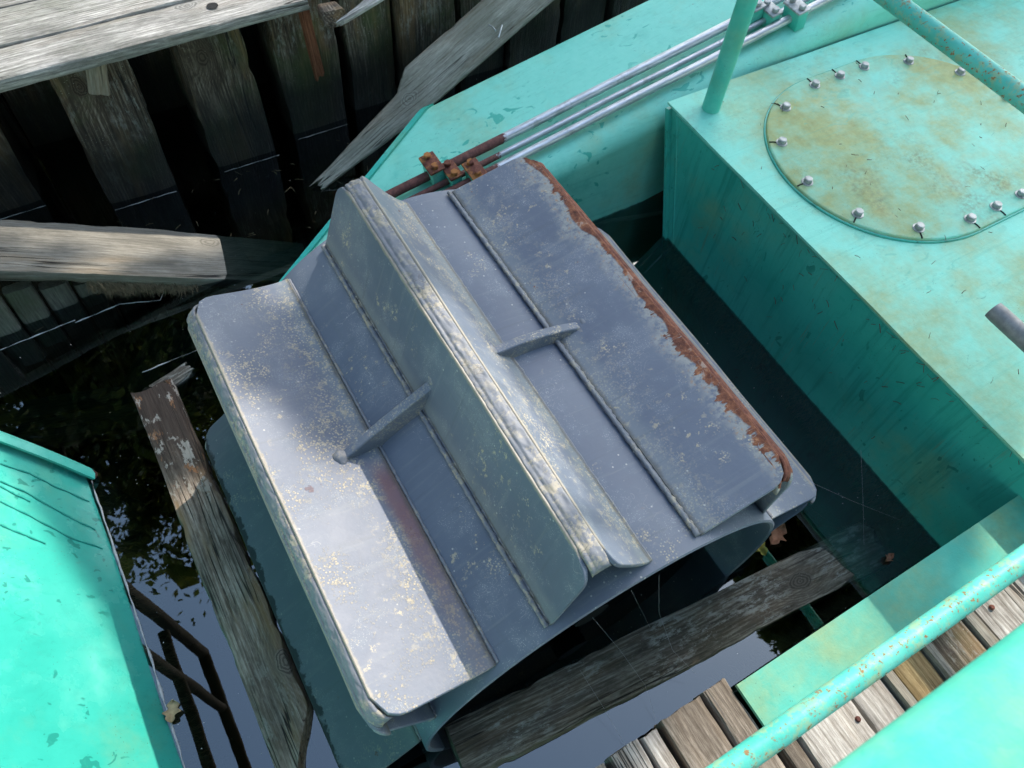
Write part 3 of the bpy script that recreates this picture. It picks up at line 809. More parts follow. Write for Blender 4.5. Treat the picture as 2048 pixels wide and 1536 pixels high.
# hatch cover
def slot(cx0, cx1, cy, r, n=40):
    p = []
    for k in range(n + 1):
        a = math.pi / 2 + math.pi * k / n; p.append((cx0 + r * math.cos(a), cy + r * math.sin(a)))
    for k in range(n + 1):
        a = -math.pi / 2 + math.pi * k / n; p.append((cx1 + r * math.cos(a), cy + r * math.sin(a)))
    return p
CX0, CX1, CY = 2.13, 2.365, 1.04
ZH = ZD + .013
o1 = slot(CX0, CX1, CY, .392); o2 = slot(CX0, CX1, CY, .390); o3 = slot(CX0, CX1, CY, .386)
n = len(o1)
V = [(x, y, ZD - .002) for x, y in o1] + [(x, y, ZH - .004) for x, y in o1] + [(x, y, ZH - .001) for x, y in o2] + [(x, y, ZH) for x, y in o3]
F = []
for L in range(3):
    for k in range(n):
        F.append((L * n + k, L * n + (k + 1) % n, (L + 1) * n + (k + 1) % n, (L + 1) * n + k))
F.append(tuple(range(3 * n, 4 * n)))
hatch = link('hatch_cover', sharp(pm(V, F), 50), M_COVER, pon)
ring = slot(CX0, CX1, CY, .3945, 60)
tube('gasket', [(x, y, ZD + .002) for x, y in ring + ring[:1]], .0042, M_SIDE, hatch, 8, cap=False)
bp = [(CX0 + .35 * math.cos(R(a)), CY + .35 * math.sin(R(a))) for a in (90, 120, 150, 180, 210, 240, 270)]
bp += [(CX1 + .35 * math.cos(R(a)), CY + .35 * math.sin(R(a))) for a in (90, 60, 30, 0, -30, -60, -90)]
bp += [((CX0 + CX1) / 2, CY + .35), ((CX0 + CX1) / 2, CY - .35)]
for k, (x, y) in enumerate(bp):
    b_ = bolt('bolt', Vector((x, y, ZH)), Vector((0, 0, 1)), (.0140), .012, M_ZINC, hatch, .0190, seed=k * .77)
    # gap in the sealant running from each bolt out to the rim
    cx = min(max(x, CX0), CX1); d = Vector((x - cx, y - CY, 0)).normalized()
    a_ = Vector((x, y, ZH + .0006)) + d * .018; e_ = Vector((x, y, ZH + .0006)) + d * .040
    tube('sealant_gap', [a_, (a_ + e_) / 2 + Vector((.001, .001, 0)), e_], .0024, M_BLACK, b_, 6)
# rail of the pontoon
tube('post', seg_pts((1.735, 1.462, ZD), (1.735, 1.462, 1.09), 6), .030, M_CLAMP, pon, 24)
tube('handrail', seg_pts((1.735, 1.47, 1.09), (1.735, -.9, 1.09), 16), .0225, M_RAIL, pon, 24)
tube('post', seg_pts((1.735, -.85, ZD), (1.735, -.85, 1.09), 6), .030, M_RAIL, pon, 24)
# cut grey pipe
g_ = empty('steel_pipe', (1.735, -.84, .64), 'short grey steel pipe with a ragged cut end above the pontoon edge', 'pipe')
tube('pipe_wall', [(1.735, .375, .64)] + seg_pts((1.735, .36, .64), (1.735, -.82, .64), 8), [.0235] + [.0245] * 9, M_GREYPIPE, g_, 28, cap=False)
tube('pipe_bore', seg_pts((1.735, .374, .64), (1.735, -.82, .64), 4), .021, M_BLACK, g_, 20, cap=False)

# ------------------------------------------------------------------ left pontoon (its raked bow)
lp = empty('pontoon', (-1.4, .7, 0), 'smooth sunlit turquoise pontoon side at the left, thin dark runs of paint on it', 'pontoon')
XW = -.465
LX = lambda z: XW - .50 * z - .25 * max(0, z) ** 2
LY = lambda z: 1.385 + .30 * z
zs2 = [-.5, -.2, 0, .08, .16, .24, .32, .40, .48, .56]
Pg = []
for z in zs2:
    row = []
    for i in range(41):
        y = -1.6 + (LY(z) + 1.6) * i / 40
        w = .010 * mnoise.noise(Vector((y * 1.6, z * 2, 5))) + .003 * mnoise.noise(Vector((y * 5, z * 5, 8)))
        row.append(Vector((LX(z) + w, y, z)))
    Pg.append(row)
V, F = grid_shell(Pg, .008, True)
link('side_plate', sharp(pm(V, F), 50), M_HULL, lp)
box('deck_plate', (-2.2, -.2, .57), (2.7, 3.5, .012), M_DECK, lp)
Pg = [[Vector((LX(z) - t * 1.6, LY(z), z)) for t in (0, .1, .3, .6, 1)] for z in zs2]
V, F = grid_shell(Pg, .008, True)
link('end_plate', sharp(pm(V, F), 50), M_HULL, lp)
# raised flange along the raked edge
fl = [Vector((LX(z) + .006, LY(z) - .004, z)) for z in [.01, .05, .1, .16, .24, .32, .40, .48, .56]]
Pg = []
for p in fl:
    Pg.append([p + Vector((.012, -.028, 0)), p + Vector((.016, -.014, .003)), p + Vector((.012, .0, .004)), p + Vector((0, .012, .002))])
V, F = grid_shell(Pg, .010)
link('edge_flange', sharp(pm(V, F), 60), M_CLAMP, lp)
tube('rust_patch', [(LX(z) + .014, LY(z) - .008, z) for z in (-.02, .01, .035, .055)], [.011, .013, .012, .005], M_DARKRUST, lp, 10, wob=.25)
def on_left(u, v):
    # point on the left side plate seen at that place of the plate
    d = ray(u, v); lo, hi = .5, 4
    for _ in range(40):
        t = (lo + hi) / 2; p = EYE + d * t
        if p.x < LX(p.z) + .010 * mnoise.noise(Vector((p.y * 1.6, p.z * 2, 5))): hi = t
        else: lo = t
    return EYE + d * lo
for pts in (((0, 927), (60, 948), (110, 973), (178, 1003)), ((0, 962), (50, 985), (130, 1030), (190, 1060)), ((0, 972), (30, 990), (60, 1003)), ((0, 1003), (60, 1033), (140, 1075), (205, 1098)), ((0, 1050), (45, 1070), (90, 1087))):
    dense = []
    for a_, b_ in zip(pts[:-1], pts[1:]):
        for k in range(6): dense.append((a_[0] + (b_[0] - a_[0]) * k / 6, a_[1] + (b_[1] - a_[1]) * k / 6 + 3 * mnoise.noise(Vector((a_[0] + k * 9, a_[1] * .1, 0)) * .03)))
    dense.append(pts[-1])
    tube('paint_run', [on_left(*p) + Vector((.001, 0, .001)) for p in dense], [.0026 + .0008 * math.sin(i * 1.7) for i in range(len(dense))], M_DRIP, lp, 8)
# its railing, mirrored in the water
M_SILHOUETTE = mat_simple('silhouette_steel', (.022, .016, .010), (.05, .036, .022), 30, .9, .3, .1)  # the railing's dark silhouette against the sky, put into its colour
XR = -.74
def mirror_at(u, v):
    d = ray(u, v); t = XR / d.x; p = EYE + d * t; return Vector((XR, p.y, -p.z))
p1 = mirror_at(406, 1306); p0 = mirror_at(261, 1192)
q1 = mirror_at(326, 1265)
tube('handrail', [p1, Vector((XR, -1.2, p1.z))], .032, M_SILHOUETTE, lp, 14)
tube('post', [Vector((XR, p0.y, .57)), p1], .032, M_SILHOUETTE, lp, 14)
tube('midrail', [q1, Vector((XR, -1.2, q1.z))], .026, M_SILHOUETTE, lp, 14)
tube('post', [Vector((XR, p1.y - .34, .57)), Vector((XR, p1.y - .34, p1.z))], .026, M_SILHOUETTE, lp, 14)

# ------------------------------------------------------------------ timbers
def timber(name, p0, p1, w, h, mat, label=None, cat=None, group=None, up=(0, 0, 1), rag0=.004, rag1=.004, wfun=None, bow=0, seed=None,
           knot=None, n=None, rough=.0025, parent=None, chip=.004, hfun=None):
    """a sawn timber: local x runs along the grain, y across (width w), z through (thickness h)"""
    p0, p1 = Vector(p0), Vector(p1)
    ax = (p1 - p0); L = ax.length; ax.normalize()
    up = Vector(up); zz = (up - ax * up.dot(ax)).normalized(); yy = zz.cross(ax)
    sd = seed if seed is not None else rnd.randint(0, 9999)
    n = n or max(12, int(L / .02))
    n = min(n, 90)
    my, mz = 9, 4
    ring = []
    for k in range(my): ring.append((-.5 + k / (my - 1), .5))
    for k in range(1, mz): ring.append((.5, .5 - k / mz))
    for k in range(my): ring.append((.5 - k / (my - 1), -.5))
    for k in range(1, mz): ring.append((-.5, -.5 + k / mz))
    m_ = len(ring)
    V = []; F = []
    for i in range(n + 1):
        t = i / n
        lo, hi = (wfun(t) if wfun else (-.5, .5))
        for (a, b) in ring:
            y = (lo + (hi - lo) * (a + .5)) * w; z = b * h * (hfun(t) if hfun else 1)
            if abs(a) == .5 and abs(b) == .5:
                y -= math.copysign(.0035, a); z -= math.copysign(.0035, b)
            x = t * L
            k = math.exp(-(t * L) / .03); k2 = math.exp(-((1 - t) * L) / .03)
            nz = mnoise.noise(Vector((a * w * 60 + sd, b * h * 40, sd * .3)))
            nz2 = mnoise.noise(Vector((a * w * 60 + sd, b * h * 40, 9 + sd * .3)))
            x += k * rag0 * (.6 * nz - .4) * 2 - k2 * rag1 * (.6 * nz2 + .4) * 2
            q = Vector((x * 4, a * 1.2, b)) + Vector((sd, 0, 0))
            y += rough * mnoise.noise(q) + (chip * max(0, mnoise.noise(Vector((x * 16 + sd, math.copysign(3, a), b))) - .15) * (-math.copysign(1, a)) if abs(a) > .45 else 0)
            z += rough * mnoise.noise(q + Vector((0, 7, 3))) + bow * math.sin(t * math.pi)
            V.append((x, y, z))
    for i in range(n):
        for k in range(m_):
            k2 = (k + 1) % m_
            F.append((i * m_ + k, i * m_ + k2, (i + 1) * m_ + k2, (i + 1) * m_ + k))
    F.append(tuple(range(m_))); F.append(tuple(n * m_ + k for k in range(m_)))
    me = sharp(pm(V, F), 40)
    mw = Matrix(((ax.x, yy.x, zz.x, p0.x), (ax.y, yy.y, zz.y, p0.y), (ax.z, yy.z, zz.z, p0.z), (0, 0, 0, 1)))
    o = link(name, me, mat, parent, True, mw)
    o['knot'] = knot if knot else (-9.0, 0.0, 0.0)
    if label: tag(o, label, cat, group)
    return o

# piles of the wall: front faces at y about 2.42
PILES = [(-.80, -.57, 2.60, 'leftmost dark pile in the corner of the timber wall', None), (-.55, -.31, 2.53, 'mossy green dark pile left of the knotted one', None),
         (-.125, .118, 2.40, 'dark weathered pile with a big pale knot under the walkway edge', 'k1'), (.285, .52, 2.42, 'split dark pile with a long crack down its middle', 'k2'),
         (.60, .83, 2.47, 'dark pile with a rusty red streak, right of the cracked pile', None), (.88, 1.08, 2.50, 'greenish black pile behind the leaning grey plank, left of it', None),
         (1.10, 1.34, 2.47, 'black pile directly behind the leaning grey plank', None), (1.36, 1.58, 2.50, 'dark pile just right of the leaning grey plank', None),
         (1.60, 1.84, 2.47, 'brown stained pile near the far edge of the turquoise arm', None), (1.87, 2.10, 2.50, 'pale streaked pile beside the arm at the top', None),
         (2.13, 2.37, 2.48, 'pile farthest right that shows above the turquoise arm', None), (2.4, 2.62, 2.5, 'last pile behind the turquoise arm at the top right', None)]
for i, (x0, x1, y, lb, kk) in enumerate(PILES):
    lean = rnd.uniform(-.02, .02)
    kn = None
    if kk == 'k1': kn = (1.10 + .47, .045, .12)
    if kk == 'k2': kn = (1.10 + .44, .04, .11)
    d_ = .24
    timber('pile', ((x0 + x1) / 2, y + d_ / 2, -1.1), ((x0 + x1) / 2 + lean, y + d_ / 2 + .03, .565), x1 - x0, d_, W_PILE, lb, 'pile', 'dark timber piles of the wall', up=(0, -1, 0), rough=.012, chip=.02, knot=kn, n=60, seed=i * 13 + 3)
for i in range(10):
    x0 = -1.1 + i * .40
    timber('back_board', (x0 + .2, 2.86, -1.1), (x0 + .2, 2.88, .55), .39, .06, W_PILE, 'black boards of the wall seen in the gap between piles', 'board', 'black boards behind the piles', up=(0, -1, 0), seed=i * 7)
# walkway boards along the wall top
def cap(y0a, y0b, w, z, x0, x1, lb, kn=None):
    return timber('walkway_board', (x0, y0a + w / 2, z - .022), (x1, y0b + w / 2, z - .022), w, .045, W_CAP, lb, 'board', 'walkway boards on the wall', rag1=.01, rough=.003, knot=kn, chip=.008)
cap(2.345, 2.375, .155, .60, -.95, .72, 'sunlit grey walkway board along the wall edge, with a knot hole', (.95 + .355, .05, .022))
cap(2.507, 2.54, .19, .603, -.95, 1.3, 'second sunlit walkway board, behind the edge board')
cap(2.705, 2.74, .19, .60, -.95, 1.9, 'third walkway board in the top left corner')
cap(2.90, 2.93, .19, .60, -.95, 2.4, 'fourth walkway board, farthest from the water')
# flat black disc painting the shade in the edge board's knot hole
p = at(425, 12, .602)
bm = bmesh.new(); bmesh.ops.create_circle(bm, cap_ends=True, segments=20, radius=.017, matrix=Matrix.Translation((p.x, p.y, .6035)) @ Matrix.Diagonal((1.1, 1, 1, 1)))
for v in bm.verts: v.co.x += .002 * mnoise.noise(v.co * 90)
hole_me = bpy.data.meshes.new('mesh'); bm.to_mesh(hole_me); bm.free()
edge_board = bpy.data.objects['walkway_board']
link('knot_hole', hole_me, M_BLACK, edge_board)
timber('broken_board', (.80, 2.44, .50), (.77, 2.28, .57), .075, .05, W_PILE, 'dark broken board end sticking out past the walkway', 'board', rag1=.02)
timber('broken_board', (.82, 2.30, .565), (1.12, 2.37, .60), .05, .02, W_CAP, 'thin splintered pale board at the end of the walkway', 'board', rag0=.05, wfun=lambda t: (-.5, -.2 + .7 * min(1, t * 2.5)))
timber('wood_shim', at(185, 95, .60) + Vector((0, .0, -.01)), at(200, 190, .44) + Vector((0, .0, 0)), .06, .018, W_GREY, 'small cracked board piece hanging on the knotted pile', 'board', up=(0, -1, .2), rag1=.008)
timber('batten', (.715, 2.452, .55), (.735, 2.447, .22), .038, .014, W_RED, 'thin red brown batten on a dark pile', 'batten', up=(0, -1, 0), rag1=.04)

# leaning plank
ln0 = at(645, 340, .04); ln1 = at(1037, 0, .42)
ext = (ln1 - ln0) * .35
def lean_w(t):
    if t < .30: return (-.5 + .15 * (1 - t / .30), .18 - .25 * (1 - t / .3))
    if t < .36: return (-.5, .18 + .32 * (t - .30) / .06)
    return (-.5, .5)
lp_ = timber('leaning_plank', ln0, ln1 + ext, .165, .045, W_LEAN, 'grey weathered plank leaning from the wall into the water, splintered lower end', 'plank', up=(-.25, -.75, .6), rag0=.05, wfun=lean_w, knot=(.42, -.01, .02), rough=.004, chip=.01)
for (u, v, u2, v2) in ((978, 50, 990, 63), (997, 75, 1003, 52)):
    a_ = at(u, v, .415); b_ = at(u2, v2, .425)
    tube('bent_nail', [a_, (a_ + b_) / 2 + Vector((0, -.004, .008)), b_ + Vector((0, -.004, .006))], .003, M_ZINC, lp_, 8)

# sloping plank at the left over a crib of upright boards
sl0 = Vector((-.78, 2.185, .36)); sl1 = Vector((.44, 1.963, -.146))
timber('sloping_plank', sl0, sl1, .23, .05, W_GREY, 'wide grey plank at the left, sloping down into the water', 'plank', rag1=.05, wfun=lambda t: (-.5, .5 - .10 * max(0, t - .62) / .38), rough=.005, chip=.012, knot=(.98, .06, .02))
for i in range(6):
    x = -.66 + i * .085 + .006 * i
    y = 1.955 + .012 * i
    zt = .255 - .23 * (x + .66) / .5 - .03
    timber('crib_board', (x, y + .01, -.7), (x + .02, y + .06, max(.02, zt)), .083, .04, W_SUNK, 'greenish upright board %s below the sloping grey plank' % ['first from the left edge', 'second from the left edge', 'third from the left edge', 'fourth, near the waterline', 'fifth, with its top almost awash', 'last, sunk to its top'][i], 'board', 'upright boards below the sloping plank', up=(0, -1, .1), seed=i * 31)
# charred plank at the left of the wheel
def ch_w(t):
    if t > .86: return (-.5 + .85 * (t - .86) / .14, .5 - .12 * max(0, t - .93) / .07)
    return (-.5, .5)
timber('charred_plank', (-.215, 1.555, -.015), (-.205, .30, .01), .130, .09, W_CHAR, 'long half charred plank floating between the left pontoon and the wheel', 'plank', up=(0, 0, 1), rag0=.02, wfun=lambda t: tuple(-q for q in ch_w(t)[::-1]), rough=.006, chip=.016, knot=(.95, .05, .04))
timber('rotten_chunk', (-.12, 1.60, .0), (-.235, 1.565, .0), .05, .03, W_DARK, 'rotten black chunk of wood at the far end of the charred plank', 'wood chunk', rag0=.03, rag1=.03, rough=.01, chip=.02)
# sodden plank at the bottom
timber('sodden_plank', (.12, .207, .01), (1.52, .096, -.06), .142, .10, W_DARK, 'long sodden dark plank floating between the wheel and the dock, one end sunk', 'plank', rag0=.004, rag1=.06, rough=.005, chip=.012, knot=(1.06, -.005, .05))
# sunken boards that show faintly
timber('sunken_board', (-.75, 1.85, -.25), (.25, 1.62, -.34), .20, .04, W_SUNK, 'pale sunken board faintly seen under water below the sloping plank', 'board', rough=.004)
timber('sunken_board', (-.55, 1.55, -.40), (-.05, 1.95, -.20), .22, .04, W_SUNK, 'sunken board crossing the other one under water', 'board', rough=.004)
timber('sunken_stick', (1.33, 1.60, -.03), (1.80, 1.47, -.02), .016, .012, W_SUNK, 'thin pale stick lying in the water between arm and pontoon', 'stick', rough=.003)

# ------------------------------------------------------------------ dock
ZK = .36
def xk(u, v): return at(u, v, ZK).x
def dock_board(x0, x1, y1, mat, lb, z=ZK, y0=-1.6, h=.09, kn=None):
    return timber('dock_board', ((x0 + x1) / 2, y1, z - h / 2), ((x0 + x1) / 2, y0, z - h / 2), x1 - x0, h, mat, lb, 'board', 'boards of the dock', rag0=.004, rough=.003, chip=.006, knot=kn)
L = [xk(1219, 1516), xk(1279, 1474), xk(1318, 1447), xk(1407, 1394), xk(1457, 1361)]
dock_board(L[0] - .30, L[0] - .16, .0, W_DOCK, 'pale dock board outermost to the left of the dock end')
dock_board(L[0] - .15, L[0] - .01, .005, W_GREY, 'grey dock board left of the split white one')
dock_board(L[0], L[1] - .003, .008, W_DOCK, 'sun bleached white dock board at the left end of the dock')
dock_board(L[1] + .002, L[2] - .006, .004, W_DOCK, 'narrow white dock board beside the dark gap', z=ZK - .004)
dock_board(L[2] + .006, L[3] - .002, .010, W_BROWN, 'brown dock board, left of the two beside the green beam')
dock_board(L[3] + .002, L[4], .012, W_BROWN, 'brown dock board right against the end of the green beam')
B = [xk(1560, 1490), xk(1590, 1467), xk(1700, 1393), xk(1760, 1347), xk(1776, 1331), xk(1834, 1285), xk(1851, 1277), xk(1917, 1227), xk(1940, 1215), xk(2021, 1157)]
kinds = [(W_DOCK, 0, 'short pale dock board under the lit rail, by the beam end'), (W_DOCK, .006, 'wide silvery dock board with an orange nail head'), (W_DOCK, 0, 'worn dock board half in shadow below the rail'),
         (W_GREY, .012, 'narrow grey strip between the worn board and the golden board'), (W_GOLD, 0, 'golden brown dock board with a small dark knot'), (W_GREY, .012, 'narrow grey strip beside the cracked dark block'),
         (W_PILE, .002, 'dark block with a deep crack, set between the dock boards'), (W_GREY, .008, 'cracked grey strip right of the dark block'), (W_DOCK, .004, 'pale dock board at the right with a rusty nail')]
x_ = L[4] + .012
dock_board(x_, B[1] - .003, -.155, W_BROWN, 'short brown dock board piece just below the rail by the beam end')
for i, (mt_, dz, lb) in enumerate(kinds):
    if i == 0: continue
    dock_board(B[i] + .002, B[i + 1] - .002, -.156, mt_, lb, z=ZK + dz)
xe = B[-1]
for i in range(6):
    dock_board(xe + .004 + i * .14, xe + .137 + i * .14, -.156, (W_DOCK, W_GREY, W_DOCK)[i % 3], 'dock board beyond the right edge, number hidden by the railing' if False else ['pale dock board just beyond the nailed one', 'grey dock board partly under the blurred rail', 'silver dock board near the right edge', 'board by the pontoon corner', 'board beside the pontoon deck', 'last board before the pontoon'][i])
for (u, v) in ((1717, 1438), (1985, 1214)):
    p = at(u, v, ZK + .010)
    nb = bolt('nail_head', Vector((p.x, p.y, ZK + .006)), Vector((0, 0, 1)), .006, .002, M_RUST, None, .0065)
    tag(nb, 'rusty nail head in the %s dock board' % ('silvery' if u < 1800 else 'pale right'), 'nail')
# green beam lying along the dock edge
bm_o = empty('edge_beam', (1.8, -.08, ZK), 'mottled green steel beam along the dock edge, below the railing', 'beam')
xb0 = L[4] + .004
Pg = []
for i in range(61):
    x = xb0 + (4.4 - xb0) * i / 60
    Pg.append([Vector((x, y, ZK + .014 + .002 * mnoise.noise(Vector((x * 3, y * 9, 0))) + .0015 * (1 if int(x / .19) % 2 else 0))) for y in (-.150, -.12, -.09, -.06, -.03, -.009)])
V, F = grid_shell(Pg, .012, False)
link('top_flange', sharp(pm(V, F), 40), M_BEAM, bm_o)
box('web', ((xb0 + .1 + 4.4) / 2, -.03, ZK - .075), (4.3 - xb0, .010, .155), M_BEAM, bm_o)
# railing over the dock
rl = empty('dock_railing', (1.2, -.09, ZK), 'turquoise pipe railing of the dock with a rust freckled rail and blurred top rail', 'railing')
ZR = .86
tube('rail', seg_pts((-.3, -.094, ZR), (4.2, -.094, ZR), 40), .0195, M_RAIL, rl, 28)
Pg = []
for i in range(41):
    x = -.5 + 4.6 * i / 40; row = []
    for k in range(25):
        a = -R(40) + R(260) * k / 24
        row.append(Vector((x, -.195 + .105 * math.cos(a), 1.44 + .05 * math.sin(a))))
    Pg.append(row)
V, F = grid_shell(Pg, .006, True)
link('top_rail', pm(V, F), M_TOP, rl)
for x in (-.32, 3.6):
    tube('post', [(x, -.14, ZK - .02), (x, -.14, ZR), (x, -.19, 1.42)], .028, M_RAIL, rl, 16)

# ------------------------------------------------------------------ floating leaves, algae, painted waterline reflections, webs
def dead_leaf(c, size, ang, mat, lb, tilt=(0, 0)):
    V = []; F = []; n = 14
    for i in range(n + 1):
        t = i / n; w = math.sin(math.pi * t) ** .7 * (.42 + .14 * math.sin(t * 17)) * size
        for k in (-1, -.5, 0, .5, 1):
            x = (t - .5) * size * 1.3; y = k * w
            z = .004 + abs(k) ** 1.5 * .010 * (1 + math.sin(t * 7)) + .004 * mnoise.noise(Vector((x * 60, y * 60, size)))
            V.append(Vector((x * math.cos(ang) - y * math.sin(ang) + c.x, x * math.sin(ang) + y * math.cos(ang) + c.y, c.z + z + tilt[0] * x)))
    for i in range(n):
        for k in range(4):
            F.append((i * 5 + k, i * 5 + k + 1, (i + 1) * 5 + k + 1, (i + 1) * 5 + k))
    me = pm(V, F); o = link('fallen_leaf', me, mat); tag(o, lb, 'leaf', 'fallen leaves'); md = o.modifiers.new('solid', 'SOLIDIFY'); md.thickness = .0006
    return o
ML1 = mat_simple('brown_leaf', (.16, .065, .035), (.36, .19, .12), 40); ML2 = mat_simple('yellow_leaf', (.14, .15, .03), (.36, .33, .08), 40); ML3 = mat_simple('pale_leaf', (.25, .19, .11), (.48, .40, .22), 40)
dead_leaf(at(1552, 1072, .01), .055, .4, ML1, 'curled brown dead leaf on the sodden plank', (.2, 0))
dead_leaf(at(1512, 1096, .0), .05, 1.7, ML2, 'yellow green dead leaf floating beside the brown one')
dead_leaf(at(347, 1424, .0), .042, 1.2, ML3, 'pale pinkish leaf at the waterline of the left pontoon')
dead_leaf(at(1775, 1118, .0), .025, .2, ML1, 'small red brown leaf off the sunk end of the sodden plank')

def algae(name, line, n, ln, lb, down=.05, out=(0, -1, 0), seed=1):
    rr = random.Random(seed); V = []; F = []
    out = Vector(out)
    for _ in range(n):
        k = rr.random() * (len(line) - 1); i = int(k); p = Vector(line[i]).lerp(Vector(line[i + 1]), k - i)
        cl = .5 + .5 * mnoise.noise(p * 14)
        d = (out * rr.uniform(.3, 1) + Vector((rr.uniform(-.7, .7), rr.uniform(-.7, .7), rr.uniform(-.9, -.15)))).normalized()
        l = ln * rr.uniform(.3, 1) * (.4 + cl); s = d.cross(Vector((0, 0, 1))).normalized() * rr.uniform(.0005, .0012)
        p = p + Vector((0, 0, -rr.random() * down)); b = len(V)
        mid = p + d * l * .5 + Vector((rr.uniform(-.2, .2), rr.uniform(-.2, .2), rr.uniform(-.2, .1))) * l
        V += [p - s, p + s, mid + s * .8, mid - s * .8, p + d * l]
        F += [(b, b + 1, b + 2, b + 3), (b + 3, b + 2, b + 4)]
    o = link(name, pm(V, F), M_ALGAE, None, False); tag(o, lb, 'algae', None, 'stuff'); return o
algae('algae', [(XL - .004, y, -.004) for y in (.0, .5, 1.0, 1.36)], 5200, .05, 'brown algae fringe along the right pontoon waterline', .10, (-1, 0, -.3), 1)
algae('algae', [(-.46, y, -.003) for y in (.35, .7, 1.0, 1.36)], 3000, .10, 'brown algae fringe under the left pontoon waterline', .08, (1, 0, -.4), 2)
algae('algae', [sl0.lerp(sl1, t) + Vector((0, -.11, -.01)) for t in (.42, .5, .6, .72)], 2600, .06, 'shaggy weed hanging from the sloping plank where it meets the water', .03, (.2, -1, -.5), 3)
algae('algae', [(.14, .265, -.01), (.8, .215, -.01), (1.5, .16, -.02)], 2600, .04, 'thin algae on the far edge of the sodden plank', .05, (0, 1, -.4), 4)
algae('algae', [(.78, -.004, -.01), (1.3, -.004, -.01), (1.66, -.004, -.01)], 3600, .07, 'weed tufts in the water below the green beam', .06, (0, 1, -.5), 5)
algae('algae', [(1.42, .15, -.01), (1.52, .12, -.03), (1.50, .05, -.04)], 2400, .06, 'weed tuft on the sunk end of the sodden plank', .04, (1, .2, -.2), 6)

def glint(lb, lines, r=.0010):  # pale tubes that paint the sky's reflection along the waterlines
    VV, FF = [], []
    for ln_ in lines:
        pts = []
        for a, b in zip(ln_[:-1], ln_[1:]):
            a, b = Vector(a), Vector(b); n_ = max(2, int((b - a).length / .012))
            for i in range(n_): pts.append(a.lerp(b, i / n_))
        pts.append(Vector(ln_[-1]))
        pts = [p + Vector((.002 * mnoise.noise(p * 30), .003 * mnoise.noise(p * 33 + Vector((3, 0, 0))), 0)) for p in pts]
        rad = [max(.0003, r * (.55 + 1.1 * mnoise.noise(p * 22))) for p in pts]
        V, F = tube_data(pts, rad, 6); o = len(VV); VV += V; FF += [tuple(q + o for q in f) for f in F]
    ob = link('glint_line', pm(VV, FF), M_GLINT_SPECK); tag(ob, lb, 'glint', None, 'stuff')
z0 = .001
glint('painted sky reflection line at the foot of the dark piles', [[(x0 + .01, y - .012, z0), (x1 - .01, y - .012, z0)] for (x0, x1, y, _, _) in PILES[1:5]])
glint('painted sky reflection line along the left pontoon', [[(-.461, .40, z0), (-.455, .8, z0), (-.458, 1.36, z0)]], .0045)
glint('thin painted sky reflection at the right pontoon waterline', [[(XL - .003, .02, z0), (XL - .003, 1.36, z0)]], .0013)
glint('pale thread and painted sky reflection between the sloping plank and the wheel', [[at(285, 745, z0), at(340, 722, z0), at(395, 700, z0)], [at(150, 640, z0), at(0, 700, z0)], [at(400, 500, z0), at(345, 545, z0), at(320, 600, z0), at(240, 608, z0), at(150, 645, z0)]], .0022)
def web(lb, lines):
    VV, FF = [], []
    for ln_ in lines:
        V, F = tube_data(ln_, .00022, 4); o = len(VV); VV += V; FF += [tuple(q + o for q in f) for f in F]
    ob = link('spider_thread', pm(VV, FF), M_WEB); tag(ob, lb, 'spider web', None, 'stuff')
web('fine spider threads from the wheel drum to the sodden plank', [[at(1318, 1150, .45), at(1318, 1225, .3), at(1345, 1300, .15), at(1392, 1348, .06)], [at(1262, 1180, .42), at(1300, 1255, .07)], [at(1185, 1235, .4), at(1240, 1300, .2), at(1290, 1370, .05), at(1312, 1440, .01)], [at(1160, 1340, .2), at(1210, 1420, .06), at(1250, 1490, .01)]])
web('fine spider threads from the pontoon side to the sodden plank', [[at(1722, 900, .2), at(1726, 1000, .1), at(1728, 1090, .02)], [at(1590, 950, .2), at(1700, 1000, .1), at(1800, 1040, .05)]])
def flecks():
    rr = random.Random(5); V = []; F = []
    for _ in range(420):
        u, v = rr.uniform(-20, 2068), rr.uniform(0, 1536); p = at(u, v, .0008); s = rr.uniform(.0006, .0016); b = len(V)
        for k in range(5):
            a = k * 2 * math.pi / 5; V.append((p.x + s * math.cos(a), p.y + s * math.sin(a), p.z))
        F.append(tuple(range(b, b + 5)))
    ob = link('floating_specks', pm(V, F), M_GLINT_SPECK, None, False); tag(ob, 'tiny pale specks drifting on the dark water', 'specks', None, 'stuff')
flecks()

def needles(lb, n, fn, ln, mat, seed):
    rr = random.Random(seed); VV, FF = [], []
    for _ in range(n):
        p, d = fn(rr); l = ln * rr.uniform(.4, 1.1)
        V, F = tube_data([p - d * l / 2, p + Vector((rr.uniform(-1, 1), rr.uniform(-1, 1), rr.uniform(0, 1))) * l * .08, p + d * l / 2], rr.uniform(.0005, .0011), 5)
        o = len(VV); VV += V; FF += [tuple(q + o for q in f) for f in F]
    ob = link('pine_needles', pm(VV, FF), mat); tag(ob, lb, 'needles', None, 'stuff')
def rdir(rr, flat): return Vector((rr.uniform(-1, 1), rr.uniform(-1, 1), rr.uniform(-1, 1) * flat)).normalized()
needles('dry needles and twig bits caught along the right pontoon edge', 70, lambda rr: (Vector((XL - .013, rr.uniform(.05, 1.3), ZD - .02 - rr.random() ** 3 * .35)), Vector((.02, rr.uniform(-1, 1), rr.uniform(-1, 1))).normalized()), .026, M_BARK, 3)
needles('pale dry needles lying on the right pontoon deck', 60, lambda rr: (Vector((rr.uniform(1.66, 2.6), rr.uniform(.0, 1.5), ZD + .019)), rdir(rr, .05)), .022, M_ALGAE, 4)
needles('pale dry needles floating by the foot of the piles', 60, lambda rr: (Vector((rr.uniform(-.5, .8), rr.uniform(1.95, 2.4), .001)), rdir(rr, .05)), .03, M_ALGAE, 5)
